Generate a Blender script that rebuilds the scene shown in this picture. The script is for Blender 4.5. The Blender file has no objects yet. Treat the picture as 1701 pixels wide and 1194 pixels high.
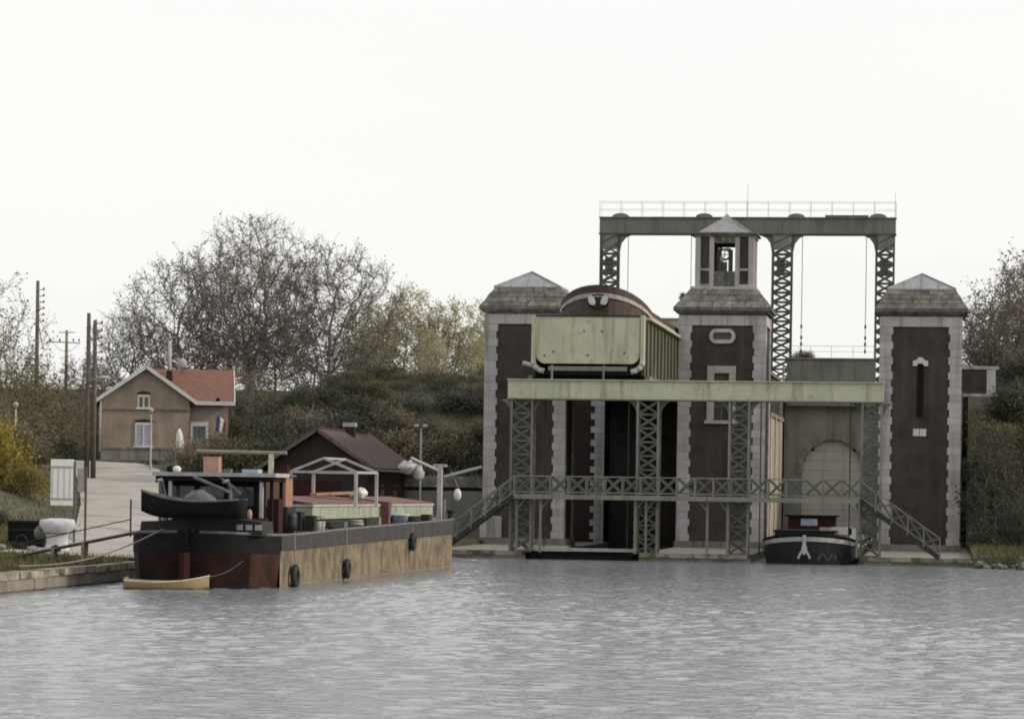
import bpy, math, random
import numpy as np
from mathutils import Vector, Matrix, Euler

# ------------------------------------------------------------------ camera, sky, sun, exposure
S = bpy.context.scene
col = S.collection
PSI = math.radians(7.871)
cam_d = bpy.data.cameras.new("camera")
cam = bpy.data.objects.new("camera", cam_d)
col.objects.link(cam)
cam_d.sensor_width = 36.0
cam_d.sensor_fit = 'HORIZONTAL'
cam_d.lens = 5150.0 / 1701.0 * 36.0
cam_d.shift_y = (815.0 - 597.0) / 1701.0
cam_d.clip_start = 0.5
cam_d.clip_end = 6000
cam.matrix_world = (Matrix.Translation((0, 0, 3.4)) @ Matrix.Rotation(PSI, 4, 'Z')
                    @ Matrix.Rotation(math.radians(90), 4, 'X') @ Matrix.Rotation(math.radians(0.85), 4, 'Z'))
S.camera = cam

SUN_EL, SUN_AZ = math.radians(27), math.radians(86)      # azimuth from +Y towards +X
W = bpy.data.worlds.new("World")
S.world = W
W.use_nodes = True
wn, wl = W.node_tree.nodes, W.node_tree.links
bg = wn["Background"]
sky = wn.new("ShaderNodeTexSky")
sky.sky_type = 'NISHITA'
sky.sun_disc = False
sky.sun_elevation = SUN_EL
sky.sun_rotation = SUN_AZ
sky.air_density = 1.0
sky.dust_density = 4.0
sky.ozone_density = 1.0
# thin bright overcast veil over the blue sky
veil = wn.new("ShaderNodeMixRGB")
veil.inputs[0].default_value = 0.85
tc = wn.new("ShaderNodeTexCoord")
cl = wn.new("ShaderNodeTexNoise")
cl.inputs["Scale"].default_value = 2.2
cl.inputs["Detail"].default_value = 5.0
mp = wn.new("ShaderNodeMapping")
mp.inputs["Scale"].default_value = (1.0, 1.0, 3.5)
wl.new(tc.outputs["Generated"], mp.inputs[0])
wl.new(mp.outputs[0], cl.inputs["Vector"])
cr = wn.new("ShaderNodeMixRGB")
cr.inputs[1].default_value = (7.55, 7.6, 7.6, 1)
cr.inputs[2].default_value = (8.9, 8.75, 8.2, 1)
wl.new(cl.outputs["Fac"], cr.inputs[0])
wl.new(cr.outputs[0], veil.inputs[2])
wl.new(sky.outputs[0], veil.inputs[1])
wl.new(veil.outputs[0], bg.inputs[0])
bg.inputs[1].default_value = 0.12

sl = bpy.data.lights.new("sun", 'SUN')
sl.energy = 2.2
sl.angle = math.radians(4)
sl.color = (1.0, 0.9, 0.74)
sun = bpy.data.objects.new("sun", sl)
col.objects.link(sun)
sd = Vector((math.sin(SUN_AZ) * math.cos(SUN_EL), math.cos(SUN_AZ) * math.cos(SUN_EL), math.sin(SUN_EL)))
sun.rotation_euler = sd.to_track_quat('Z', 'Y').to_euler()
sun.location = (60, 60, 60)
S.view_settings.view_transform = 'Standard'
S.view_settings.look = 'None'
S.view_settings.gamma = 1.0
S.view_settings.exposure = 0.15
S.cycles.max_bounces = 6
S.cycles.filter_width = 1.9

# ------------------------------------------------------------------ helpers
R = random.Random(7)
PI = math.pi
rad = math.radians


def mesh_obj(name, v, f, m, parent=None, smooth=False):
    me = bpy.data.meshes.new(name)
    me.from_pydata(v, [], f)
    me.materials.append(m)
    if smooth:
        me.polygons.foreach_set('use_smooth', [True] * len(me.polygons))
    return link(name, me, parent)


def link(name, me, parent=None, loc=None, rz=0.0, scale=None):
    o = bpy.data.objects.new(name, me)
    col.objects.link(o)
    if parent is not None:
        o.parent = parent
    if loc is not None:
        o.location = loc
    if rz:
        o.rotation_euler = (0, 0, rz)
    if scale is not None:
        o.scale = scale
    return o


def tag(o, label, cat, group=None):
    o['label'] = label
    o['category'] = cat
    if group:
        o['group'] = group
    return o


def thing(name, label, cat, loc=(0, 0, 0), rz=0.0, group=None):
    o = bpy.data.objects.new(name, None)
    o.empty_display_size = 0.3
    col.objects.link(o)
    o.location = loc
    o.rotation_euler = (0, 0, rz)
    return tag(o, label, cat, group)


def structure(o):
    o['kind'] = 'structure'
    return o


def stuff(o):
    o['kind'] = 'stuff'
    return o


BOXF = [(0, 3, 2, 1), (4, 5, 6, 7), (0, 1, 5, 4), (1, 2, 6, 5), (2, 3, 7, 6), (3, 0, 4, 7)]


class MB:
    def __init__(s):
        s.v = []
        s.f = []

    def add(s, v, f):
        n = len(s.v)
        s.v += [tuple(p) for p in v]
        s.f += [tuple(i + n for i in q) for q in f]
        return s

    def box(s, x0, x1, y0, y1, z0, z1):
        return s.add([(x0, y0, z0), (x1, y0, z0), (x1, y1, z0), (x0, y1, z0),
                      (x0, y0, z1), (x1, y0, z1), (x1, y1, z1), (x0, y1, z1)], BOXF)

    def hexa(s, pts):
        return s.add(pts, BOXF)

    def bar(s, p, q, w, h=None, up=(0, 0, 1)):
        h = h or w
        p, q = Vector(p), Vector(q)
        d = (q - p).normalized()
        u = Vector(up)
        if abs(d.dot(u)) > 0.98:
            u = Vector((0, 1, 0))
        a = d.cross(u).normalized() * (w / 2)
        b = a.cross(d).normalized() * (h / 2)
        return s.add([p - a - b, p + a - b, q + a - b, q - a - b, p - a + b, p + a + b, q + a + b, q - a + b], BOXF)

    def tube(s, p, q, r, r2=None, n=8, cap=True):
        r2 = r if r2 is None else r2
        p, q = Vector(p), Vector(q)
        d = (q - p).normalized()
        u = Vector((0, 0, 1)) if abs(d.z) < 0.95 else Vector((1, 0, 0))
        a = d.cross(u).normalized()
        b = a.cross(d)
        v = []
        for c, rr in ((p, r), (q, r2)):
            for i in range(n):
                t = 2 * PI * i / n
                v.append(c + a * (rr * math.cos(t)) + b * (rr * math.sin(t)))
        f = [((i + 1) % n, i, n + i, n + (i + 1) % n) for i in range(n)]
        if cap:
            f += [tuple(range(n)), tuple(range(2 * n - 1, n - 1, -1))]
        return s.add(v, f)

    def path(s, pts, r, n=6, r2=None):
        k = len(pts) - 1
        for i in range(k):
            ra = r if r2 is None else r + (r2 - r) * i / k
            rb = r if r2 is None else r + (r2 - r) * (i + 1) / k
            s.tube(pts[i], pts[i + 1], ra, rb, n)
        return s

    def prism(s, poly, a0, a1, axis='y'):
        """poly: 2-D outline in the other two axes (x,z for y; y,z for x; x,y for z)"""
        def P(u, w, a):
            return {'y': (u, a, w), 'x': (a, u, w), 'z': (u, w, a)}[axis]
        n = len(poly)
        v = [P(u, w, a0) for u, w in poly] + [P(u, w, a1) for u, w in poly]
        f = [tuple(range(n)), tuple(range(2 * n - 1, n - 1, -1))]
        f += [((i + 1) % n, i, n + i, n + (i + 1) % n) for i in range(n)]
        return s.add(v, f)

    def lathe(s, c, prof, n=12):
        v = []
        for r, z in prof:
            for i in range(n):
                t = 2 * PI * i / n
                v.append((c[0] + r * math.cos(t), c[1] + r * math.sin(t), c[2] + z))
        m = len(prof)
        f = []
        for k in range(m - 1):
            for i in range(n):
                j = (i + 1) % n
                f.append((k * n + i, k * n + j, (k + 1) * n + j, (k + 1) * n + i))
        f += [tuple(range(n - 1, -1, -1)), tuple(range((m - 1) * n, m * n))]
        return s.add(v, f)

    def torus(s, c, R0, r, axis='x', n=16, k=8, sz=1.0):
        v = []
        for i in range(n):
            t = 2 * PI * i / n
            for j in range(k):
                w = 2 * PI * j / k
                a = (R0 + r * math.cos(w)) * math.cos(t)
                b = (R0 + r * math.cos(w)) * math.sin(t) * sz
                h = r * math.sin(w)
                o = {'x': (h, a, b), 'y': (a, h, b), 'z': (a, b, h)}[axis]
                v.append((c[0] + o[0], c[1] + o[1], c[2] + o[2]))
        f = [(i * k + j, ((i + 1) % n) * k + j, ((i + 1) % n) * k + (j + 1) % k, i * k + (j + 1) % k)
             for i in range(n) for j in range(k)]
        return s.add(v, f)

    def ball(s, c, rx, ry, rz, n=12, k=8, jit=0.0, rnd=None):
        v = []
        rnd = rnd or R
        for j in range(k + 1):
            ph = PI * j / k
            for i in range(n):
                t = 2 * PI * i / n
                q = 1 + (rnd.uniform(-jit, jit) if jit else 0)
                v.append((c[0] + rx * q * math.sin(ph) * math.cos(t), c[1] + ry * q * math.sin(ph) * math.sin(t),
                          c[2] - rz * q * math.cos(ph)))
        f = [(j * n + i, j * n + (i + 1) % n, (j + 1) * n + (i + 1) % n, (j + 1) * n + i)
             for j in range(k) for i in range(n)]
        return s.add(v, f)

    def mesh(s, name, m, smooth=False):
        me = bpy.data.meshes.new(name)
        me.from_pydata(s.v, [], s.f)
        me.materials.append(m)
        if smooth:
            me.polygons.foreach_set('use_smooth', [True] * len(me.polygons))
        return me

    def build(s, name, m, parent=None, smooth=False):
        return link(name, s.mesh(name, m, smooth), parent)


# ------------------------------------------------------------------ materials
def mat(name, c1, c2=None, scale=2.0, rough=0.8, metal=0.0, bump=0.0, bscale=20.0, streak=None, sfac=0.5,
        sscale=(3, 3, 0.25), rnd=0.0, spec=0.4, lo=0.35, hi=0.7, blotch=None, bl_scale=0.6, bl_lo=0.55, bl_hi=0.68):
    m = bpy.data.materials.new(name)
    m.use_nodes = True
    n, l = m.node_tree.nodes, m.node_tree.links
    b = n["Principled BSDF"]
    b.inputs["Roughness"].default_value = rough
    b.inputs["Metallic"].default_value = metal
    b.inputs["Specular IOR Level"].default_value = spec
    g = n.new("ShaderNodeNewGeometry")
    pos = g.outputs["Position"]

    def noise(sc, vec=None, det=5):
        t = n.new("ShaderNodeTexNoise")
        t.inputs["Scale"].default_value = sc
        t.inputs["Detail"].default_value = det
        l.new(vec or pos, t.inputs["Vector"])
        return t.outputs["Fac"]

    def ramp(fac, a, z):
        r = n.new("ShaderNodeMapRange")
        r.inputs[1].default_value = a
        r.inputs[2].default_value = z
        l.new(fac, r.inputs[0])
        return r.outputs[0]

    def mix(fac, a, c):
        x = n.new("ShaderNodeMixRGB")
        if isinstance(fac, float):
            x.inputs[0].default_value = fac
        else:
            l.new(fac, x.inputs[0])
        for i, q in ((1, a), (2, c)):
            if isinstance(q, tuple):
                x.inputs[i].default_value = (*q, 1)
            else:
                l.new(q, x.inputs[i])
        return x.outputs[0]

    c = mix(ramp(noise(scale), lo, hi), c1, c2 or tuple(q * 0.7 for q in c1))
    if blotch:
        c = mix(ramp(noise(bl_scale), bl_lo, bl_hi), c, blotch)
    if streak:
        vm = n.new("ShaderNodeVectorMath")
        vm.operation = 'MULTIPLY'
        vm.inputs[1].default_value = sscale
        l.new(pos, vm.inputs[0])
        k = n.new("ShaderNodeMath")
        k.operation = 'MULTIPLY'
        k.inputs[1].default_value = sfac
        l.new(ramp(noise(1.0, vm.outputs[0]), 0.5, 0.72), k.inputs[0])
        c = mix(k.outputs[0], c, streak)
    if rnd:
        oi = n.new("ShaderNodeObjectInfo")
        hs = n.new("ShaderNodeHueSaturation")
        mr = n.new("ShaderNodeMapRange")
        mr.inputs[3].default_value = 1 - rnd
        mr.inputs[4].default_value = 1 + rnd
        l.new(oi.outputs["Random"], mr.inputs[0])
        l.new(mr.outputs[0], hs.inputs["Value"])
        l.new(c, hs.inputs["Color"])
        c = hs.outputs[0]
    l.new(c, b.inputs["Base Color"])
    if bump:
        bp = n.new("ShaderNodeBump")
        bp.inputs["Strength"].default_value = bump
        bp.inputs["Distance"].default_value = 0.05
        l.new(noise(bscale, None, 6), bp.inputs["Height"])
        l.new(bp.outputs[0], b.inputs["Normal"])
    return m


def brick_mat(name, c1, c2, mortar, w=0.24, h=0.08, dirt=(0.05, 0.045, 0.04), dfac=0.6, axis='xz'):
    m = bpy.data.materials.new(name)
    m.use_nodes = True
    n, l = m.node_tree.nodes, m.node_tree.links
    b = n["Principled BSDF"]
    b.inputs["Roughness"].default_value = 0.88
    b.inputs["Specular IOR Level"].default_value = 0.25
    g = n.new("ShaderNodeNewGeometry")
    sp = n.new("ShaderNodeSeparateXYZ")
    l.new(g.outputs["Position"], sp.inputs[0])
    ad = n.new("ShaderNodeMath")
    l.new(sp.outputs[0], ad.inputs[0])
    l.new(sp.outputs[1], ad.inputs[1])
    cb = n.new("ShaderNodeCombineXYZ")
    l.new(ad.outputs[0], cb.inputs[0])
    l.new(sp.outputs[2], cb.inputs[1])
    t = n.new("ShaderNodeTexBrick")
    t.inputs["Scale"].default_value = 1.0
    t.inputs["Brick Width"].default_value = w
    t.inputs["Row Height"].default_value = h
    t.inputs["Mortar Size"].default_value = 0.011
    t.inputs["Color1"].default_value = (*c1, 1)
    t.inputs["Color2"].default_value = (*c2, 1)
    t.inputs["Mortar"].default_value = (*mortar, 1)
    l.new(cb.outputs[0], t.inputs["Vector"])
    no = n.new("ShaderNodeTexNoise")
    no.inputs["Scale"].default_value = 0.8
    no.inputs["Detail"].default_value = 7
    l.new(g.outputs["Position"], no.inputs["Vector"])
    mr = n.new("ShaderNodeMapRange")
    mr.inputs[1].default_value = 0.45
    mr.inputs[2].default_value = 0.75
    mr.inputs[4].default_value = dfac
    l.new(no.outputs[0], mr.inputs[0])
    mx = n.new("ShaderNodeMixRGB")
    l.new(mr.outputs[0], mx.inputs[0])
    l.new(t.outputs["Color"], mx.inputs[1])
    mx.inputs[2].default_value = (*dirt, 1)
    vm = n.new("ShaderNodeVectorMath")
    vm.operation = 'MULTIPLY'
    vm.inputs[1].default_value = (2.2, 2.2, 0.16)
    l.new(g.outputs["Position"], vm.inputs[0])
    n2 = n.new("ShaderNodeTexNoise")
    n2.inputs["Scale"].default_value = 1.0
    n2.inputs["Detail"].default_value = 6
    l.new(vm.outputs[0], n2.inputs["Vector"])
    m2 = n.new("ShaderNodeMapRange")
    m2.inputs[1].default_value = 0.5
    m2.inputs[2].default_value = 0.75
    m2.inputs[4].default_value = 0.16
    l.new(n2.outputs[0], m2.inputs[0])
    x2 = n.new("ShaderNodeMixRGB")
    l.new(m2.outputs[0], x2.inputs[0])
    l.new(mx.outputs[0], x2.inputs[1])
    x2.inputs[2].default_value = (*[q * 1.9 for q in mortar], 1)
    l.new(x2.outputs[0], b.inputs["Base Color"])
    bp = n.new("ShaderNodeBump")
    bp.inputs["Strength"].default_value = 0.5
    bp.inputs["Distance"].default_value = 0.01
    bp.invert = True
    l.new(t.outputs["Fac"], bp.inputs["Height"])
    l.new(bp.outputs[0], b.inputs["Normal"])
    return m


M = {}
M['brick'] = brick_mat('tower_brick', (0.070, 0.046, 0.039), (0.046, 0.035, 0.031), (0.085, 0.076, 0.068), dirt=(0.026, 0.023, 0.022), dfac=0.8)
M['housebrick'] = brick_mat('house_brick', (0.285, 0.21, 0.165), (0.235, 0.18, 0.145), (0.33, 0.29, 0.25), dirt=(0.16, 0.13, 0.105), dfac=0.55)
M['shedbrick'] = brick_mat('shed_brick', (0.042, 0.022, 0.02), (0.03, 0.02, 0.019), (0.04, 0.036, 0.034), dirt=(0.014, 0.013, 0.013))  # also darkens the left lift chamber, standing in for its shade
M['stone'] = mat('pale_stone', (0.445, 0.425, 0.43), (0.355, 0.338, 0.338), 1.0, 0.88, bump=0.4, bscale=6, streak=(0.16, 0.152, 0.138), sfac=0.75, sscale=(2, 2, 0.18), rnd=0.12)
M['stonedark'] = mat('weathered_stone', (0.185, 0.177, 0.155), (0.105, 0.10, 0.088), 2.2, 0.9, bump=0.6, bscale=8, streak=(0.05, 0.049, 0.04), sfac=0.75, rnd=0.25, blotch=(0.27, 0.26, 0.225), bl_scale=2.8, bl_lo=0.58, bl_hi=0.68)
M['beige'] = mat('beige_plaster', (0.36, 0.31, 0.225), (0.26, 0.225, 0.165), 0.9, 0.85, bump=0.3, bscale=8, streak=(0.13, 0.105, 0.07), sfac=0.7)
M['wallgrey'] = mat('grey_masonry', (0.235, 0.222, 0.20), (0.17, 0.16, 0.143), 0.7, 0.9, bump=0.4, bscale=7, streak=(0.085, 0.08, 0.066), sfac=0.7, rnd=0.1)
M['infill'] = mat('arch_infill', (0.47, 0.455, 0.425), (0.41, 0.395, 0.368), 0.6, 0.9, bump=0.3, bscale=6, streak=(0.33, 0.31, 0.27), sfac=0.4, rnd=0.03)
M['slate'] = mat('zinc_roof', (0.285, 0.283, 0.305), (0.23, 0.227, 0.242), 1.2, 0.55, bump=0.15, bscale=8, streak=(0.13, 0.127, 0.125), sfac=0.5, rnd=0.06)
M['green'] = mat('sage_paint', (0.475, 0.48, 0.352), (0.405, 0.41, 0.302), 0.8, 0.68, bump=0.18, bscale=10, streak=(0.17, 0.14, 0.085), sfac=0.7, sscale=(2.5, 2.5, 0.35), blotch=(0.34, 0.33, 0.225), bl_scale=2.6, bl_lo=0.58, bl_hi=0.72)
M['sideplate'] = mat('shaded_green_plate', (0.10, 0.10, 0.066), (0.06, 0.06, 0.042), 0.6, 0.75, bump=0.2, bscale=9, streak=(0.04, 0.036, 0.028), sfac=0.7)  # green darkened so the basin sides carry their shade in the colour
M['green2'] = mat('grey_green_paint', (0.19, 0.194, 0.158), (0.145, 0.148, 0.123), 1.0, 0.7, bump=0.12, bscale=12, streak=(0.078, 0.064, 0.045), sfac=0.6, rnd=0.1)
M['lattice'] = mat('lattice_paint', (0.10, 0.104, 0.086), (0.066, 0.069, 0.058), 2.5, 0.75, streak=(0.055, 0.04, 0.028), sfac=0.6, rnd=0.14)
M['cream'] = mat('cream_paint', (0.50, 0.455, 0.33), (0.4, 0.365, 0.27), 3, 0.6, streak=(0.2, 0.17, 0.11), sfac=0.4)
M['signwhite'] = mat('sign_white', (0.88, 0.88, 0.86), (0.8, 0.8, 0.77), 4, 0.5)
M['sternblack'] = mat('tarred_stern', (0.022, 0.012, 0.011), (0.009, 0.007, 0.007), 0.9, 0.8, bump=0.3, bscale=7, streak=(0.045, 0.02, 0.016), sfac=0.6, sscale=(1.2, 1.2, 0.4), spec=0.08)
M['white'] = mat('white_paint', (0.60, 0.60, 0.575), (0.5, 0.5, 0.475), 4, 0.5, streak=(0.32, 0.30, 0.26), sfac=0.4)
M['offwhite'] = mat('off_white', (0.40, 0.39, 0.385), (0.31, 0.30, 0.295), 4, 0.6, streak=(0.17, 0.16, 0.145), sfac=0.45)
M['black'] = mat('black_tar', (0.012, 0.012, 0.013), (0.007, 0.007, 0.008), 3, 0.75, bump=0.2, bscale=10, spec=0.12)
M['darkblue'] = mat('dark_blue_paint', (0.014, 0.015, 0.021), (0.009, 0.009, 0.013), 2, 0.5, streak=(0.03, 0.022, 0.02), sfac=0.5)
M['iron'] = mat('dark_iron', (0.04, 0.039, 0.037), (0.024, 0.024, 0.023), 5, 0.75, rnd=0.1, spec=0.15)
M['grey'] = mat('grey_steel', (0.125, 0.125, 0.127), (0.085, 0.085, 0.088), 3, 0.6, streak=(0.065, 0.048, 0.035), sfac=0.5)
M['redpaint'] = mat('faded_red', (0.155, 0.068, 0.06), (0.105, 0.05, 0.048), 1.4, 0.75, bump=0.2, bscale=10, streak=(0.2, 0.155, 0.14), sfac=0.5, rnd=0.18)
M['darkred'] = mat('dark_red_paint', (0.045, 0.014, 0.014), (0.025, 0.010, 0.011), 2, 0.7, spec=0.12)
M['palegreen'] = mat('pale_green_coaming', (0.30, 0.335, 0.265), (0.24, 0.27, 0.21), 1.5, 0.6, streak=(0.12, 0.105, 0.07), sfac=0.6, sscale=(2, 2, 0.6))
M['orange'] = mat('orange_board', (0.30, 0.165, 0.105), (0.24, 0.135, 0.09), 2, 0.7, streak=(0.14, 0.08, 0.055), sfac=0.4)
M['pink'] = mat('salmon_plastic', (0.42, 0.24, 0.195), (0.33, 0.19, 0.155), 4, 0.6)
M['tile'] = mat('orange_tiles', (0.185, 0.085, 0.06), (0.14, 0.066, 0.05), 2.5, 0.8, bump=0.5, bscale=14, streak=(0.085, 0.055, 0.042), sfac=0.6)
M['tile2'] = mat('brown_tiles', (0.082, 0.049, 0.041), (0.058, 0.038, 0.033), 1.6, 0.85, bump=0.5, bscale=14, streak=(0.10, 0.075, 0.062), sfac=0.4)
M['wood'] = mat('pole_wood', (0.13, 0.105, 0.085), (0.085, 0.07, 0.06), 3, 0.85, bump=0.3, bscale=15, streak=(0.05, 0.04, 0.035), sfac=0.6)
M['plank'] = mat('grey_plank', (0.24, 0.21, 0.17), (0.17, 0.145, 0.12), 3, 0.85, rnd=0.15)
M['bark'] = mat('bark', (0.19, 0.172, 0.158), (0.125, 0.112, 0.103), 4, 0.9, bump=0.3)  # lightened: haze over the distant trees is put into the colour
M['barkpale'] = mat('pale_bark', (0.24, 0.21, 0.15), (0.165, 0.145, 0.105), 4, 0.9)
M['glass'] = mat('dim_glass', (0.06, 0.07, 0.085), (0.04, 0.045, 0.06), 2, 0.08, spec=0.6)
M['curtain'] = mat('curtained_pane', (0.36, 0.38, 0.45), (0.22, 0.24, 0.3), 4, 0.15, spec=0.6)
M['rubber'] = mat('rubber', (0.02, 0.02, 0.02), (0.013, 0.013, 0.013), 8, 0.75)
M['rope'] = mat('rope', (0.30, 0.27, 0.22), (0.22, 0.2, 0.16), 10, 0.9)
M['wrap'] = mat('lilac_grey_cover', (0.52, 0.515, 0.55), (0.43, 0.425, 0.455), 3, 0.55, bump=0.6, bscale=4)
M['concrete'] = mat('quay_concrete', (0.22, 0.195, 0.165), (0.15, 0.13, 0.11), 1.1, 0.9, bump=0.6, bscale=7, streak=(0.065, 0.06, 0.045), sfac=0.75, sscale=(1.5, 1.5, 0.5), rnd=0.06)
M['coping'] = mat('coping_stone', (0.29, 0.262, 0.215), (0.195, 0.175, 0.145), 2.2, 0.9, bump=0.5, bscale=8, blotch=(0.085, 0.088, 0.048), bl_scale=1.6, bl_lo=0.48, bl_hi=0.62, rnd=0.18)
M['road'] = mat('pale_road', (0.325, 0.306, 0.286), (0.275, 0.257, 0.24), 0.5, 0.95, bump=0.3, bscale=8, blotch=(0.20, 0.187, 0.16), bl_scale=0.5)
M['yellowboat'] = mat('varnished_boat', (0.42, 0.31, 0.17), (0.33, 0.245, 0.14), 3, 0.5)
M['skyblue'] = mat('pale_blue_plastic', (0.32, 0.39, 0.47), (0.27, 0.33, 0.4), 3, 0.5)
M['flagblue'] = mat('flag_blue', (0.07, 0.075, 0.15), None, 3, 0.8)
M['flagred'] = mat('flag_red', (0.25, 0.08, 0.08), None, 3, 0.8)
M['lampglass'] = mat('lamp_bowl', (0.42, 0.37, 0.25), None, 3, 0.4)

# hull side: rusty buff paint with a grey upper strake
M['buff'] = mat('buff_hull', (0.225, 0.18, 0.115), (0.15, 0.122, 0.084), 1.6, 0.8, bump=0.4, bscale=6, streak=(0.07, 0.045, 0.03), sfac=0.8, sscale=(2.2, 2.2, 0.5), blotch=(0.098, 0.086, 0.072), bl_scale=1.5, bl_lo=0.45, bl_hi=0.66, spec=0.2)
M['strake'] = mat('grey_strake', (0.06, 0.058, 0.064), (0.04, 0.039, 0.043), 1.2, 0.75, bump=0.2, bscale=9, streak=(0.085, 0.065, 0.05), sfac=0.6, spec=0.15)
M['rust'] = mat('rust_red_hull', (0.05, 0.02, 0.016), (0.02, 0.012, 0.011), 1.0, 0.8, bump=0.35, bscale=7, streak=(0.085, 0.045, 0.03), sfac=0.5, sscale=(1.4, 1.4, 0.4), lo=0.4, hi=0.65, spec=0.12)


def leaf_mat(name, c1, c2, scale=0.7, trans=0.25):
    m = mat(name, c1, c2, scale, 0.7, rnd=0.14, lo=0.38, hi=0.62, spec=0.2)
    n, l = m.node_tree.nodes, m.node_tree.links
    b = n["Principled BSDF"]
    src = b.inputs["Base Color"].links[0].from_socket
    tr = n.new("ShaderNodeBsdfTranslucent")
    l.new(src, tr.inputs[0])
    mx = n.new("ShaderNodeMixShader")
    mx.inputs[0].default_value = trans
    l.new(b.outputs[0], mx.inputs[1])
    l.new(tr.outputs[0], mx.inputs[2])
    l.new(mx.outputs[0], n["Material Output"].inputs[0])
    return m


M['l_brown'] = leaf_mat('leaf_brown', (0.19, 0.158, 0.115), (0.125, 0.105, 0.08))  # paled in place of haze on the far bare trees
M['l_yellow'] = leaf_mat('leaf_yellow', (0.46, 0.425, 0.275), (0.35, 0.325, 0.205))
M['l_gold'] = leaf_mat('leaf_gold', (0.30, 0.225, 0.035), (0.16, 0.14, 0.04))
M['l_dark'] = leaf_mat('leaf_dark', (0.070, 0.074, 0.046), (0.042, 0.048, 0.036), 0.35)
M['l_olive'] = leaf_mat('leaf_olive', (0.145, 0.125, 0.064), (0.09, 0.08, 0.046), 0.35)
M['l_autumn'] = leaf_mat('leaf_autumn', (0.085, 0.065, 0.035), (0.042, 0.043, 0.026), 0.5)
M['grass'] = leaf_mat('grass_blade', (0.125, 0.12, 0.05), (0.08, 0.075, 0.036), 0.4)
M['ground'] = mat('earth_and_turf', (0.062, 0.060, 0.036), (0.042, 0.040, 0.027), 0.5, 0.95, bump=0.7, bscale=5, blotch=(0.088, 0.078, 0.05), bl_scale=0.22)

# water: rippled surface, dark murky body
wm = bpy.data.materials.new("canal_water")
wm.use_nodes = True
n_, l_ = wm.node_tree.nodes, wm.node_tree.links
b_ = n_["Principled BSDF"]
b_.inputs["Base Color"].default_value = (0.20, 0.216, 0.242, 1)
b_.inputs["Roughness"].default_value = 0.08
b_.inputs["IOR"].default_value = 1.333
g_ = n_.new("ShaderNodeNewGeometry")
vm_ = n_.new("ShaderNodeVectorMath")
vm_.operation = 'MULTIPLY'
vm_.inputs[1].default_value = (0.8, 1.0, 1.0)
l_.new(g_.outputs["Position"], vm_.inputs[0])
no_ = n_.new("ShaderNodeTexNoise")
no_.inputs["Scale"].default_value = 5.5
no_.inputs["Detail"].default_value = 4.0
l_.new(vm_.outputs[0], no_.inputs["Vector"])
bp_ = n_.new("ShaderNodeBump")
bp_.inputs["Strength"].default_value = 1.0
bp_.inputs["Distance"].default_value = 0.05
l_.new(no_.outputs[0], bp_.inputs["Height"])
l_.new(bp_.outputs[0], b_.inputs["Normal"])
M['water'] = wm


# ------------------------------------------------------------------ ground, water, road
def clamp(x, a, b):
    return max(a, min(b, x))


def sm(x):
    x = clamp(x, 0.0, 1.0)
    return x * x * (3 - 2 * x)


def interp(t, pts):
    if t <= pts[0][0]:
        return pts[0][1]
    for (a, va), (b, vb) in zip(pts, pts[1:]):
        if t <= b:
            return va + (vb - va) * (t - a) / (b - a)
    return pts[-1][1]


ROAD = [(110, -32.0), (128, -34.2), (140, -37.0), (155, -41.0), (170, -45.4), (185, -50.0), (196, -55.5), (204, -63.0), (214, -75.0), (260, -120)]


def road_x(y):
    return interp(y, ROAD)


def tz(x, y):
    if x < -25.8 and y >= 153.9 or x < -28.75:
        z = 0.60 + 0.03 * clamp(-28.6 - x, 0, 30)
        z += 0.058 * clamp(y - 132, 0, 60) * sm((-33 - x) / 8)
        z += 0.30 * clamp(road_x(y) - 3.2 - x, 0, 11) * sm((y - 108) / 20)
        eb = 187 + 27 * sm((-44 - x) / 5)
        z = z + (11.6 - z) * sm((y - eb) / 46)
        return z
    if x > 1.6:
        y0 = 151.5 - (x - 1.6) * 0.75 if x < 12 else -400
        if y < y0:
            return -2.0
        z = 0.35 + 0.15 * clamp(y - y0, 0, 2)
        return z + (11.2 - z) * sm((y - 176) / 26)
    if y < 197.5:
        return -2.0
    return 10.0


def axis(parts):
    out = []
    for a, b, s in parts:
        out += list(np.arange(a, b, s))
    out.append(parts[-1][1])
    return out


gx = axis([(-900, -200, 100), (-200, -90, 10), (-90, -28.75, 1.25)]) + [-28.74, -27.2, -25.81, -25.79, -20, -12, -4, 1.59, 1.61] + axis([(2.6, 14, 1.2), (14, 60, 6), (60, 900, 100)])
gy = axis([(-400, 60, 40), (60, 140, 3)]) + axis([(141.5, 153.8, 1.5)]) + [153.85, 153.95] + axis([(155, 197, 1.5)]) + [197.4, 197.6] + axis([(199, 260, 2), (260, 400, 14), (400, 3000, 200)])
gx = sorted(set(round(float(q), 3) for q in gx))
gy = sorted(set(round(float(q), 3) for q in gy))
rn = random.Random(3)
gv = []
for y in gy:
    for x in gx:
        z = tz(x, y)
        if z > 0 and -90 < x < 14 and 60 < y < 260:
            z += rn.uniform(-0.06, 0.06) * (0 if abs(x - road_x(y)) < 4 else 1)
        gv.append((x, y, z))
nx = len(gx)
gf = [(j * nx + i, j * nx + i + 1, (j + 1) * nx + i + 1, (j + 1) * nx + i) for j in range(len(gy) - 1) for i in range(nx - 1)]
structure(mesh_obj('ground', gv, gf, M['ground']))

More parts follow.
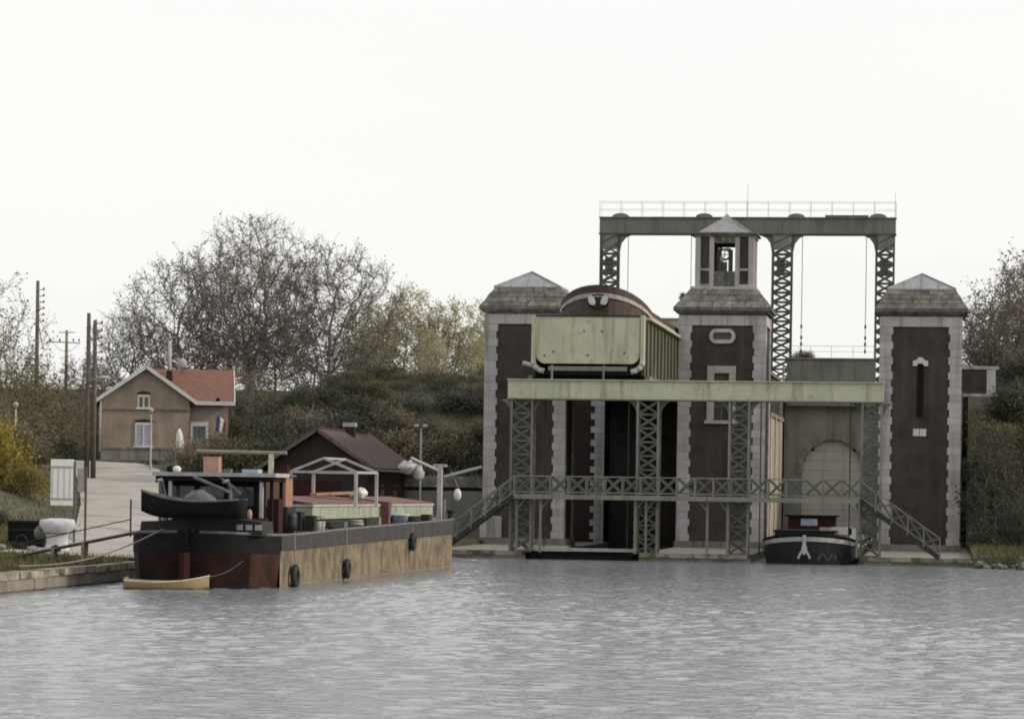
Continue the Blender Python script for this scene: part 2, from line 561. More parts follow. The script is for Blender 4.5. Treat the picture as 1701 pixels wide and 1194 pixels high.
# road
rv, rf = [], []
ry_ = np.arange(112, 212, 2.0)
for k, y in enumerate(ry_):
    x = road_x(y)
    x2 = road_x(y + 1)
    d = Vector((x2 - x, 1, 0)).normalized()
    nrm = Vector((d.y, -d.x, 0))
    for j in range(7):
        q = Vector((x, y, 0)) + nrm * (2.7 * (j / 3 - 1))
        rv.append((q.x, q.y, max(tz(q.x, q.y), tz(q.x + 0.6, q.y), tz(q.x - 0.6, q.y)) + 0.05))
    if k:
        for j in range(6):
            a = (k - 1) * 7 + j
            rf.append((a, a + 1, a + 8, a + 7))
structure(mesh_obj('road', rv, rf, M['road'], smooth=True))

# water surface: real ripples in the visible basin
rs = np.random.RandomState(5)
wx = np.concatenate([[-900, -200, -80, -40], np.arange(-30, 14, 0.17), [18, 40, 200, 900]])
ys = [30.0]
while ys[-1] < 156:
    ys.append(ys[-1] + 0.10 * (ys[-1] / 45.0) ** 1.1)
wy = np.concatenate([[-600, -100, 0, 15, 24], ys, [160, 170, 185, 200]])
X, Y = np.meshgrid(wx, wy)
Zw = np.zeros_like(X)
for k in range(46):
    lam = 0.36 * (3.0 ** rs.rand())
    th = rs.normal(math.radians(78), math.radians(52))
    kx, ky = 2 * PI / lam * math.cos(th), 2 * PI / lam * math.sin(th)
    amp = 0.0044 * lam ** 0.9
    Zw += amp * np.sin(kx * X + ky * Y + rs.rand() * 6.28)
calm = 0.65 + 0.35 * np.sin(X * 0.13 + 0.9 * np.sin(Y * 0.07)) * np.sin(Y * 0.055 + X * 0.04)
fade = ((X > -32) & (X < 15) & (Y > 28) & (Y < 158)).astype(float)
Zw *= calm * fade
h, w = X.shape
wv = np.stack([X.ravel(), Y.ravel(), Zw.ravel()], 1)
ii = np.arange(h * w).reshape(h, w)
wf = np.stack([ii[:-1, :-1].ravel(), ii[:-1, 1:].ravel(), ii[1:, 1:].ravel(), ii[1:, :-1].ravel()], 1)


def np_mesh(name, v, f, m, smooth=False):
    me = bpy.data.meshes.new(name)
    k = f.shape[1]
    me.vertices.add(len(v))
    me.vertices.foreach_set('co', v.astype(np.float32).ravel())
    me.loops.add(f.size)
    me.loops.foreach_set('vertex_index', f.astype(np.int32).ravel())
    me.polygons.add(len(f))
    me.polygons.foreach_set('loop_start', np.arange(0, f.size, k, dtype=np.int32))
    me.polygons.foreach_set('loop_total', np.full(len(f), k, dtype=np.int32))
    if smooth:
        me.polygons.foreach_set('use_smooth', np.ones(len(f), dtype=bool))
    me.update(calc_edges=True)
    me.materials.append(m)
    return me


structure(link('water', np_mesh('water', wv, wf, M['water'], True)))

# ------------------------------------------------------------------ west quay
q = thing('quay_wall', 'low weathered stone quay wall along the left bank below the grass', 'quay wall', (-28.6, 80, 0))
MB().box(-0.6, 0, -60, 73.8, -2.0, 0.42).build('wall_body', M['concrete'], q)
blk = [MB().box(-0.5, 0.07 + 0.03 * (k % 3), 0.02, 1.46, 0.0, 0.22).mesh('coping_stone', M['coping']) for k in range(3)]
for k in range(50):
    o = link('coping_stone', blk[k % 3], q, (R.uniform(-0.04, 0.04), k * 1.5 - 1.0, 0.42 + R.uniform(-0.03, 0.03)), R.uniform(-0.02, 0.02))
fb = [MB().box(0, 0.05 + 0.012 * (k % 3), 0.004, 1.696, 0.0, 0.34).mesh('wall_block', M['concrete']) for k in range(3)]
for k in range(33):
    link('wall_block', fb[(k * 2) % 3], q, (R.uniform(-0.01, 0.01), k * 1.7 - 1.3, 0.05), 0)

# ------------------------------------------------------------------ the boat lift
TY = 175.0


def hbox(mb, h, z0, z1):
    return mb.box(-h, h, -h, h, z0, z1)


def frustum(h0, h1, z0, z1):
    return [(-h0, -h0, z0), (h0, -h0, z0), (h0, h0, z0), (-h0, h0, z0), (-h1, -h1, z1), (h1, -h1, z1), (h1, h1, z1), (-h1, h1, z1)]


QH = 0.42


def quoin_meshes():
    out = []
    for a, b in ((0.75, 0.66), (0.66, 0.75)):
        t = 0.3
        # L-shaped block whose outer corner is the origin, arms along +x and +y
        out.append(MB().prism([(0, 0), (a, 0), (a, t), (t, t), (t, b), (0, b)], 0.005, QH - 0.005, 'z').mesh('quoin_stone', M['stone']))
    return out


QM = quoin_meshes()


def mansard(T, h0, h1, z0, z1, n, k):
    MB().hexa(frustum(h0 - 0.14, h1 - 0.14, z0, z1)).build('roof_core', M['stonedark'], T)
    for i in range(n):
        ha = h0 + (h1 - h0) * i / n + 0.03
        hb = h0 + (h1 - h0) * (i + 1) / n + 0.05
        za, zb = z0 + (z1 - z0) * i / n, z0 + (z1 - z0) * (i + 1) / n
        kk = k + (i % 2)
        for j in range(kk):
            u0, u1 = -1 + 2 * j / kk, -1 + 2 * (j + 1) / kk
            e = 0.012
            jt = R.uniform(-0.02, 0.03)
            p = [(u0 * ha + e, -ha - jt, za), (u1 * ha - e, -ha - jt, za), (u1 * (ha - 0.25), -ha + 0.25, za), (u0 * (ha - 0.25), -ha + 0.25, za),
                 (u0 * hb + e, -hb - jt, zb - 0.02), (u1 * hb - e, -hb - jt, zb - 0.02), (u1 * (hb - 0.25), -hb + 0.25, zb), (u0 * (hb - 0.25), -hb + 0.25, zb)]
            me = MB().hexa(p).mesh('roof_slab', M['stonedark'])
            for s in range(4):
                link('roof_slab', me, T, (0, 0, 0), s * PI / 2)


def tower(cx, hf, label, turret=False):
    T = thing('brick_tower', label, 'tower', (cx, TY + hf, 0.0))
    hbox(MB(), hf - 0.09, 0.3, 13.05).build('brick_shaft', M['brick'], T)
    hbox(MB(), hf + 0.10, 0.0, 0.72).build('plinth', M['wallgrey'], T)
    rows = int((13.06 - 0.72) / QH)
    for i in range(rows):
        for c, (sx, sy) in enumerate(((-1, -1), (1, -1), (1, 1), (-1, 1))):
            link('quoin_stone', QM[(i + c) % 2], T, (sx * hf, sy * hf, 0.72 + i * QH), c * PI / 2)
    top = 0.72 + rows * QH
    # pedestals under the corners
    for sx in ((-1,) if cx < -20 else ()):
        MB().box(sx * hf - 0.62 + 0.5 * -sx, sx * hf + 0.62 + 0.5 * -sx, -hf - 0.14, -hf + 0.5, 0.72, 1.95).build('corner_pedestal', M['stone'], T)
    # frieze band over brick, made of long stones
    for s in range(4):
        for j in range(4):
            a = -hf + 2 * hf * j / 4
            me = MB().box(a + 0.01, a + hf / 2 - 0.01, -hf - 0.01 - 0.004 * (j % 2), -hf + 0.2, top + 0.01, 13.46).mesh('frieze_stone', M['stone'])
            link('frieze_stone', me, T, (0, 0, 0), s * PI / 2)
    hbox(MB(), hf - 0.03, 13.0, 13.64).build('frieze_core', M['stonedark'], T)
    hbox(MB(), hf + 0.16, 13.60, 13.72).build('cornice_lower', M['stonedark'], T)
    hbox(MB(), hf + 0.30, 13.72, 13.92).build('cornice_upper', M['stonedark'], T)
    if not turret:
        mansard(T, hf + 0.24, 1.86, 13.92, 15.0, 4, 4)
        MB().hexa(frustum(1.92, 1.92, 14.98, 15.06)).build('roof_edge', M['slate'], T)
        rf_ = MB().add([(-1.9, -1.9, 15.06), (1.9, -1.9, 15.06), (1.9, 1.9, 15.06), (-1.9, 1.9, 15.06), (0, 0, 16.02)],
                       [(0, 1, 4), (1, 2, 4), (2, 3, 4), (3, 0, 4), (0, 3, 2, 1)]).build('zinc_roof', M['slate'], T)
        for sx, sy in ((-1, -1), (1, -1), (1, 1), (-1, 1)):
            MB().bar((sx * 1.9, sy * 1.9, 15.08), (0, 0, 16.05), 0.09, 0.06).build('hip_roll', M['slate'], rf_)
        for a in (-0.95, 0.0, 0.95):
            f = 1 - abs(a) / 1.9
            MB().bar((a, -1.9, 15.08), (a, -1.9 * (1 - f) + 0, 15.08 + 0.96 * f), 0.035, 0.04).build('roof_seam', M['slate'], rf_)
    return T


tower(-23.54, 2.35, 'brick tower with grey quoins left of the raised barge basin', False)
TC = tower(-12.34, 2.47, 'tall central brick tower crowned by a small open turret', True)
TR = tower(-1.22, 2.29, 'brick tower with dark slot on its face, rightmost of three', False)

# left stub of cornice: moss on the towers is in the stone material; central roof and turret
mansard(TC, 2.72, 1.82, 13.92, 15.02, 3, 5)
hbox(MB(), 1.86, 15.0, 15.14).build('turret_base', M['stone'], TC)
H2 = 1.66
for sx, sy in ((-1, -1), (1, -1), (1, 1), (-1, 1)):
    MB().box(sx * H2 - (0.30 if sx > 0 else 0), sx * H2 + (0.30 if sx < 0 else 0), sy * H2 - (0.30 if sy > 0 else 0), sy * H2 + (0.30 if sy < 0 else 0), 15.14, 17.98).build('corner_post', M['stone'], TC)
for s in range(4):
    side = []
    for sx in (-1, 1):
        x0, x1 = (-1.36, -0.86) if sx < 0 else (0.86, 1.36)
        for z0, z1 in ((15.28, 16.05), (16.18, 17.98)):
            side.append(('brick_panel', MB().box(x0, x1, -H2 + 0.08, -H2 + 0.26, z0, z1).mesh('brick_panel', M['brick'])))
        side.append(('stone_band', MB().box(x0, x1, -H2 + 0.02, -H2 + 0.27, 16.05, 16.18).mesh('stone_band', M['stone'])))
        side.append(('stone_band', MB().box(x0, x1, -H2 + 0.021, -H2 + 0.27, 15.14, 15.28).mesh('stone_band', M['stone'])))
        m0, m1 = (-0.86, -0.60) if sx < 0 else (0.60, 0.86)
        side.append(('mullion', MB().box(m0, m1, -H2 + 0.01, -H2 + 0.28, 15.14, 17.98).mesh('mullion', M['stone'])))
    if s in (0, 2):
        side.append(('parapet', MB().box(-0.6, 0.6, -H2 + 0.05, -H2 + 0.25, 15.14, 16.02).mesh('parapet', M['stonedark'])))
        side.append(('lintel', MB().box(-0.6, 0.6, -H2 + 0.04, -H2 + 0.25, 17.62, 17.98).mesh('lintel', M['stonedark'])))
    else:
        side.append(('brick_panel', MB().box(-0.6, 0.6, -H2 + 0.08, -H2 + 0.25, 15.14, 17.98).mesh('brick_panel', M['beige'])))
    for nm, me in side:
        link(nm, me, TC, (0, 0, 0), s * PI / 2)
# machinery seen in the turret opening
g = MB().tube((-0.42, -0.9, 16.02), (-0.42, -0.9, 17.3), 0.09).tube((0.30, -0.9, 16.02), (0.30, -0.9, 17.3), 0.13).tube((-0.05, -0.9, 16.02), (-0.05, -0.9, 16.6), 0.16)
g.build('machine_column', M['grey'], TC)
MB().torus((-0.05, -0.9, 17.02), 0.30, 0.06, 'y', 18, 6).bar((-0.35, -0.9, 17.02), (0.25, -0.9, 17.02), 0.05).bar((-0.05, -0.9, 16.72), (-0.05, -0.9, 17.32), 0.05).build('machine_wheel', M['grey'], TC)
MB().ball((0.12, -1.0, 17.3), 0.22, 0.15, 0.10).ball((-0.22, -1.0, 16.75), 0.13, 0.12, 0.2).build('machine_casing', M['offwhite'], TC, True)
MB().box(-1.25, 1.25, -0.2, 0.2, 15.9, 15.98).build('machine_floor', M['iron'], TC)
hbox(MB(), H2 + 0.06, 17.98, 18.12).build('fascia', M['stonedark'], TC)
hbox(MB(), H2 + 0.20, 18.12, 18.22).build('eave', M['stonedark'], TC)
o = MB().add([(-1.46, -1.46, 18.22), (1.46, -1.46, 18.22), (1.46, 1.46, 18.22), (-1.46, 1.46, 18.22), (-0.42, -0.42, 18.98), (0.42, -0.42, 18.98), (0.42, 0.42, 18.98), (-0.42, 0.42, 18.98), (0, 0, 19.44)],
             [(0, 1, 5, 4), (1, 2, 6, 5), (2, 3, 7, 6), (3, 0, 4, 7), (4, 5, 8), (5, 6, 8), (6, 7, 8), (7, 4, 8), (3, 2, 1, 0)]).build('turret_roof', M['slate'], TC)
for sx, sy in ((-1, -1), (1, -1), (1, 1), (-1, 1)):
    MB().bar((sx * 1.46, sy * 1.46, 18.23), (sx * 0.42, sy * 0.42, 19.0), 0.06).build('hip_roll', M['slate'], o)
# pale cut-stone pilaster on right (sunny) flank comes from the quoins; oval name tablet
outer, inner = [], []
for i in range(24):
    t = 2 * PI * i / 24
    sx = 0.34 if math.cos(t) > 0 else -0.34
    outer.append((sx + 0.40 * math.cos(t), 12.3 + 0.42 * math.sin(t)))
    inner.append((sx * 1.0 + 0.20 * math.cos(t), 12.3 + 0.22 * math.sin(t)))
yf = -2.47
v = [(x, yf - 0.06, z) for x, z in outer] + [(x, yf - 0.06, z) for x, z in inner] + [(x, yf + 0.12, z) for x, z in outer] + [(x, yf + 0.12, z) for x, z in inner]
f = []
for i in range(24):
    j = (i + 1) % 24
    f += [(i, j, 24 + j, 24 + i), (j, i, 48 + i, 48 + j), (24 + i, 24 + j, 72 + j, 72 + i)]
o = MB().add(v, f).build('name_tablet', M['stone'], TC)
tb = MB().prism([(x, z) for x, z in inner], yf + 0.04, yf + 0.10, 'y').build('tablet_panel', M['grey'], o)
for k in range(4):
    MB().torus((-0.36 + 0.24 * k, yf + 0.035, 12.3), 0.075, 0.02, 'y', 12, 5, 1.35).build('raised_numeral', M['iron'], o)
# window with pale stone surround on the central tower
w_ = MB().box(-0.82, 0.80, yf - 0.06, yf + 0.12, 10.22, 10.62).box(-0.82, -0.42, yf - 0.05, yf + 0.12, 7.55, 10.22).box(0.42, 0.80, yf - 0.05, yf + 0.12, 7.55, 10.22).box(-0.95, 0.93, yf - 0.12, yf + 0.12, 7.36, 7.55).build('window_surround', M['stone'], TC)
MB().box(-0.42, 0.42, yf + 0.1, yf + 0.14, 7.55, 10.22).build('window_pane', M['glass'], w_)
MB().box(-0.03, 0.03, yf + 0.06, yf + 0.1, 7.55, 10.22).box(-0.42, 0.42, yf + 0.06, yf + 0.099, 9.2, 9.26).box(-0.42, 0.42, yf + 0.06, yf + 0.099, 8.3, 8.36).build('glazing_bar', M['grey'], w_)
# slot and plate on the right tower
yr = -2.29 + 0.09
o = MB().box(-0.16, 0.16, yr - 0.05, yr + 0.02, 7.9, 10.85).build('dark_slot', M['black'], TR)
MB().box(-0.2, -0.16, yr - 0.09, yr + 0.02, 7.9, 10.6).box(0.16, 0.2, yr - 0.09, yr + 0.02, 7.9, 10.6).build('slot_frame', M['iron'], o)
MB().prism([(-0.42, 10.72), (-0.20, 10.72), (-0.12, 10.86), (0.12, 10.86), (0.20, 10.72), (0.42, 10.72), (0.42, 11.0), (0.2, 11.06), (0.12, 11.2), (-0.12, 11.2), (-0.2, 11.06), (-0.42, 11.0)], yr - 0.12, yr - 0.052, 'y').build('slot_cap', M['white'], TR)
o = MB().box(-0.36, 0.36, yr - 0.06, yr + 0.02, 6.8, 7.2).build('wall_plate', M['white'], TR)
MB().box(-0.02, 0.02, yr - 0.075, yr - 0.062, 6.84, 7.16).build('plate_divider', M['grey'], o)
# little blocks beside the central tower flank
spine = thing('spine_wall', 'sunlit beige masonry wall behind the central tower beside right chamber', 'wall', (-12.3, 188.2, 0))
MB().box(-2.4, 2.42, -8.2, 7.0, 0.0, 7.95).build('wall_body', M['beige'], spine)
MB().box(-2.5, 2.52, -8.2, 7.0, 7.95, 8.2).build('coping', M['stonedark'], spine)
MB().box(-2.0, 2.3, -8.1, 5.0, 8.2, 10.4).build('upper_wall', M['shedbrick'], spine)
MB().box(-2.1, 2.4, -8.1, 5.1, 10.4, 10.62).build('upper_coping', M['stonedark'], spine)
for k in range(3):
    MB().box(2.42, 2.50, -7.6 + k * 5.2, -6.9 + k * 5.2, 0.0, 7.95).build('pilaster', M['stone'], spine)
o = MB().box(0, 0.06, -0.5, 0.5, -0.15, 0.15).build('wall_board', M['white'])
o.location = (-9.80, 181.3, 2.7)
tag(o, 'small white board on the beige wall inside right chamber', 'board')

# ---- lattice gantries
def brace_mesh(w, h, ax):
    def P(a, z):
        return (a, 0, z) if ax == 'x' else (0, a, z)
    up = (0, 1, 0) if ax == 'x' else (1, 0, 0)
    m = MB()
    m.bar(P(0, 0), P(w, h), 0.02, 0.075, up=(0, 0, 1)) if False else None
    for p, q_, dd in (((0, 0), (w, h), 0.0), ((w, 0), (0, h), 0.012), ((0, 0), (w, 0), 0.024)):
        a, b = Vector(P(*p)), Vector(P(*q_))
        off = Vector((0, dd, 0)) if ax == 'x' else Vector((dd, 0, 0))
        d = (b - a).normalized()
        nrm = Vector((0, 1, 0)) if ax == 'x' else Vector((1, 0, 0))
        s_ = d.cross(nrm).normalized() * 0.05
        t_ = nrm * 0.005
        a += off
        b += off
        m.hexa([a - s_ - t_, a + s_ - t_, b + s_ - t_, b - s_ - t_, a - s_ + t_, a + s_ + t_, b + s_ + t_, b - s_ + t_])
    return m.mesh('cross_brace', M['lattice'])


def lattice_leg(T, x0, x1, y0, y1, z0, z1, cells, m_post):
    for x in (x0, x1):
        for y in (y0, y1):
            sx = 0.12 if x == x0 else -0.12
            sy = 0.12 if y == y0 else -0.12
            a = MB().box(min(x, x + sx), max(x, x + sx), min(y, y + sy * 0.12), max(y, y + sy * 0.12), z0, z1)
            a.box(min(x, x + sx * 0.12), max(x, x + sx * 0.12), min(y + sy * 0.12, y + sy), max(y + sy * 0.12, y + sy), z0, z1)
            a.build('corner_angle', m_post, T)
    h = (z1 - z0) / cells
    bx = brace_mesh(x1 - x0 - 0.06, h, 'x')
    by = brace_mesh(y1 - y0 - 0.06, h, 'y')
    for i in range(cells):
        z = z0 + i * h
        for y in (y0 + 0.03, y1 - 0.06):
            link('cross_brace', bx, T, (x0 + 0.03, y, z))
        for x in (x0 + 0.03, x1 - 0.06):
            link('cross_brace', by, T, (x, y0 + 0.03, z))


G1 = thing('front_gantry', 'pale green box girder on four lattice legs across the lift front', 'gantry', (-12.24, 154.6, 0))
gl, gr = -9.36, 9.36
gd = MB().box(gl, gr, -0.42, 0.42, 8.06, 8.97).build('girder', M['green'], G1)
MB().box(gl - 0.03, gr + 0.03, -0.55, 0.55, 8.0, 8.06).build('lower_flange', M['green2'], gd)
MB().box(gl - 0.03, gr + 0.03, -0.55, 0.55, 8.97, 9.02).build('upper_flange', M['green'], gd)
for k in range(9):
    x = gl + 1.04 + k * 2.08
    MB().box(x - 0.05, x + 0.05, -0.435, -0.42, 8.06, 8.97).build('joint_strip', M['green'], gd)
LEGS = [(-9.21, -8.05), (-2.85, -1.70), (1.74, 2.82), (8.30, 9.35)]
for x0, x1 in LEGS:
    lattice_leg(G1, x0, x1, -0.48, 0.48, 0.4, 8.0, 11, M['green2'])
    # curved knee plates under the girder
    for sx, xe in ((-1, x0), (1, x1)):
        pts = [(xe, 8.0), (xe + sx * 0.55, 8.0), (xe + sx * 0.3, 7.85), (xe + sx * 0.1, 7.6), (xe, 7.2)]
        MB().prism(pts, -0.03, 0.03, 'y').build('knee_plate', M['green2'], G1)
for x in (-7.2, -4.6, -2.0, 4.4):
    MB().box(x - 0.04, x + 0.04, -0.1, 0.1, 9.02, 9.75).build('girder_stanchion', M['green2'], G1)
for x in (-7.55, -3.35, 3.3, 7.75):
    MB().tube((x, 0.6, 0.4), (x, 0.6, 8.0), 0.035, n=6).build('guide_rod', M['iron'], G1)

G2 = thing('rear_gantry', 'tall grey-green steel gantry on lattice legs above the rear gates', 'gantry', (-12.33, 195.6, 0))
gl, gr = -9.31, 9.31
gd = MB().box(gl, gr, -0.4, 0.4, 19.8, 20.76).build('girder', M['green2'], G2)
MB().box(gl - 0.04, gr + 0.04, -0.52, 0.52, 19.72, 19.8).build('lower_flange', M['lattice'], gd)
MB().box(gl - 0.04, gr + 0.04, -0.52, 0.52, 20.76, 20.82).build('upper_flange', M['green2'], gd)
for k in range(10):
    x = gl + 0.93 + k * 1.86
    MB().box(x - 0.05, x + 0.05, -0.415, -0.4, 19.8, 20.76).build('joint_strip', M['green2'], gd)
for x0, x1 in ((-9.27, -8.07), (-2.9, -1.6), (1.6, 2.9), (8.07, 9.27)):
    lattice_leg(G2, x0, x1, -0.5, 0.5, 9.5, 19.72, 17, M['lattice'])
    for sx, xe in ((-1, x0), (1, x1)):
        if abs(xe) > 9:
            continue
        pts = [(xe, 19.72), (xe + sx * 0.75, 19.72), (xe + sx * 0.38, 19.55), (xe + sx * 0.12, 19.2), (xe, 18.6)]
        MB().prism(pts, -0.3, 0.3, 'y').build('knee_plate', M['green2'], G2)
    MB().box(x0 + 0.13, x1 - 0.13, -0.47, -0.46, 18.75, 19.72).build('head_plate', M['green2'], G2)
    MB().box(x0 + 0.3, x0 + 0.8, 0.1, 0.4, 17.2, 18.3).build('counterweight_box', M['green2'], G2)
for x in (-8.0, -2.7, 3.1, 8.2):
    p = [(x + 0.55 * math.cos(PI * i / 10), 20.82 + 0.26 * math.sin(PI * i / 10)) for i in range(11)]
    MB().prism(p, -0.2, 0.2, 'y').build('sheave_cover', M['green2'], G2)
MB().box(4.9, 7.6, -0.3, 0.3, 20.82, 20.97).build('winch_deck', M['lattice'], G2)
for s in (-0.5, 0.5):
    rail = MB().bar((gl, s, 21.78), (gr, s, 21.78), 0.018).bar((gl, s, 21.3), (gr, s, 21.3), 0.014)
    rail.build('handrail', M['offwhite'], G2)
    for k in range(15):
        x = gl + k * (gr - gl) / 14
        MB().bar((x, s, 20.8), (x, s, 21.8), 0.018).build('rail_post', M['offwhite'], G2)
MB().bar((0.0, 0.2, 20.8), (0.0, 0.2, 23.0), 0.025).bar((9.25, 0.2, 20.8), (9.25, 0.2, 22.4), 0.025).build('lightning_rod', M['offwhite'], G2)
for x in (-7.5, -3.5, 3.5, 7.5):
    MB().tube((x, 0, 12.4), (x, 0, 19.75), 0.022, n=5).build('lifting_cable', M['iron'], G2)
    for z in (12.45, 12.9, 13.3, 14.0):
        MB().ball((x, 0, z), 0.07, 0.07, 0.14, 8, 6).build('cable_clamp', M['iron'], G2, True)

# ---- rear abutment with the two chamber walls
A = thing('rear_abutment', 'grey masonry wall closing the right chamber, with blind arch', 'wall', (-12.3, 195.2, 0))


def arch_pts(hw, spring, n=14):
    return [(hw * math.cos(PI * i / n), spring + hw * 1.08 * math.sin(PI * i / n)) for i in range(n + 1)]


for cx, infm in ((5.6, M['infill']), (-5.35, M['shedbrick'])):  # left bay in dark brick: the chamber's shade is painted in
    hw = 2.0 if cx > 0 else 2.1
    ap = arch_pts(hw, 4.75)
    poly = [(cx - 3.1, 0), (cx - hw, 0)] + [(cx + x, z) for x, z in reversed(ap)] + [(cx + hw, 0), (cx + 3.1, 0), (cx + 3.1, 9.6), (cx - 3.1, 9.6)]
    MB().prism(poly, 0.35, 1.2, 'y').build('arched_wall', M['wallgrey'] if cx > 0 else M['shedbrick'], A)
    # blind arch infill laid in courses
    zz = 0.0
    while zz < 6.9:
        z1 = min(zz + 0.62, 6.95)
        zm = (zz + z1) / 2
        half = hw if zm < 4.75 else hw * math.sqrt(max(0.02, 1 - ((zm - 4.75) / (hw * 1.08)) ** 2)) + 0.08
        nb = max(1, int(half * 2 / 1.15))
        for j in range(nb):
            a = cx - half + 2 * half * j / nb
            MB().box(a + 0.008, a + 2 * half / nb - 0.008, 0.72 + R.uniform(0, 0.02), 1.1, zz + 0.008, z1 - 0.008).build('infill_block', infm, A)
        zz += 0.62
    # voussoirs
    for i in range(14):
        t0, t1 = PI * i / 14 + 0.01, PI * (i + 1) / 14 - 0.01
        ps = []
        for rr, t in ((hw, t0), (hw + 0.42, t0), (hw + 0.42, t1), (hw, t1)):
            ps.append((cx + rr * math.cos(t), 4.75 + rr * 1.08 * math.sin(t)))
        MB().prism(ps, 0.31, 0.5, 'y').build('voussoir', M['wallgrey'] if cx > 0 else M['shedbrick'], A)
for x0, x1, pm in ((-14.6, -8.85, 'shedbrick'), (-2.6, 2.4, 'shedbrick'), (8.45, 13.6, 'wallgrey')):  # left piers dark as well, shade put into the brick colour
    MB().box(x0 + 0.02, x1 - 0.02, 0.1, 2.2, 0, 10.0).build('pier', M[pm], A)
for xe, sx in ((-8.85, -1), (-2.6, 1), (2.4, -1), (8.45, 1)):
    for i in range(23):
        wq = 0.85 if i % 2 else 0.6
        x0, x1 = sorted((xe + 0.01 * -sx, xe + sx * wq))
        MB().box(x0, x1, -0.02, 0.4, i * QH + 0.01, (i + 1) * QH - 0.01).build('quoin_stone', M['stone'], A)
MB().box(-14.6, 13.6, 0.0, 2.3, 9.62, 9.95).build('string_course', M['stonedark'], A)
# wing to the right with brick parapet, coping and pale corner pier
WG = thing('wing_parapet', 'brick parapet with pale coping and corner post right of towers', 'parapet', (2.3, 196, 0))
MB().box(-1.2, 0.85, 0, 0.5, 9.9, 11.2).build('brick_wall', M['brick'], WG)
MB().box(-1.2, 1.2, -0.1, 0.6, 11.42, 11.62).build('coping', M['stone'], WG)
MB().box(-1.2, 1.2, -0.08, 0.55, 9.7, 9.9).build('string_course', M['stone'], WG)
MB().box(-1.2, 0.85, 0.01, 0.5, 11.2, 11.42).build('brick_cap', M['brick'], WG)
MB().box(0.45, 1.0, -0.06, 0.5, 9.9, 11.42).build('corner_block', M['stone'], WG)
MB().box(0.30, 0.86, -0.05, 0.5, 6.5, 9.7).build('corner_pier', M['stone'], WG)
MB().box(-1.2, 0.3, 0.02, 0.5, 6.5, 9.7).build('lower_wall', M['brick'], WG)
MB().bar((-0.9, 0.2, 12.55), (0.45, 0.2, 12.55), 0.04).bar((0.4, 0.2, 11.6), (0.4, 0.2, 12.55), 0.05).bar((0.15, 0.2, 11.6), (0.15, 0.2, 12.4), 0.04).build('guard_rail', M['lattice'], WG)

# rear gates
g = thing('rear_gate', 'green steel gate low behind the right chamber, under hanging cables', 'gate', (-6.9, 194.9, 0))
MB().box(-2.78, 2.78, 0, 0.3, 9.0, 11.9).build('gate_plate', M['green2'], g)
for k in range(6):
    x = -2.6 + k * 1.04
    MB().box(x - 0.04, x + 0.04, -0.04, 0.0, 9.0, 11.9).build('gate_rib', M['green2'], g)
MB().box(-2.85, 2.85, -0.1, 0.4, 11.9, 12.0).build('top_beam', M['green2'], g)
MB().bar((-2.8, 0.1, 12.75), (2.8, 0.1, 12.75), 0.025).bar((-2.8, 0.1, 12.4), (2.8, 0.1, 12.4), 0.02).build('handrail', M['offwhite'], g)
for k in range(5):
    MB().bar((-2.7 + k * 1.35, 0.1, 12.0), (-2.7 + k * 1.35, 0.1, 12.75), 0.025).build('rail_post', M['offwhite'], g)
g = thing('rear_gate', 'green steel gate raised behind the left basin beside central tower', 'gate', (-17.9, 194.9, 0))
MB().box(-2.78, 2.9, 0, 0.3, 10.4, 14.3).build('gate_plate', M['green'], g)
for k in range(6):
    x = -2.6 + k * 1.06
    MB().box(x - 0.04, x + 0.04, -0.05, 0.0, 10.4, 14.3).build('gate_rib', M['green'], g)
MB().box(-2.8, 2.95, -0.08, 0.4, 14.3, 14.42).build('top_beam', M['green2'], g)

# ---- raised basin (left)
CS = thing('raised_basin', 'pale green steel boat basin raised high beside the left tower', 'boat lift basin', (-17.72, 155.4, 0))
# end gate with rounded lower corners
hw, z0, z1, r_ = 2.62, 9.86, 12.22, 0.45
poly = [(-hw, z1), (-hw, z0 + r_)] + [(-hw + r_ - r_ * math.cos(a), z0 + r_ - r_ * math.sin(a)) for a in (rad(22), rad(45), rad(68))] + [(-hw + r_, z0), (hw - r_, z0)] + [(hw - r_ + r_ * math.sin(a), z0 + r_ - r_ * math.cos(a)) for a in (rad(22), rad(45), rad(68))] + [(hw, z0 + r_), (hw, z1)]
eg = MB().prism(poly, -0.12, 0.0, 'y').build('end_gate', M['green'], CS)
MB().box(-hw - 0.06, hw + 0.06, -0.16, 0.05, z1, z1 + 0.08).build('gate_rail', M['iron'], eg)
for x, z in ((-1.75, 10.45), (1.85, 10.42), (0.0, 10.3), (-0.2, 11.5), (0.7, 11.5), (-2.2, 10.25)):
    MB().lathe((0, 0, 0), [(0.05, 0), (0.035, 0.05)], 8).build('gate_bolt', M['iron'], eg).matrix_local = Matrix.Translation((x, -0.12, z)) @ Matrix.Rotation(rad(90), 4, 'X')
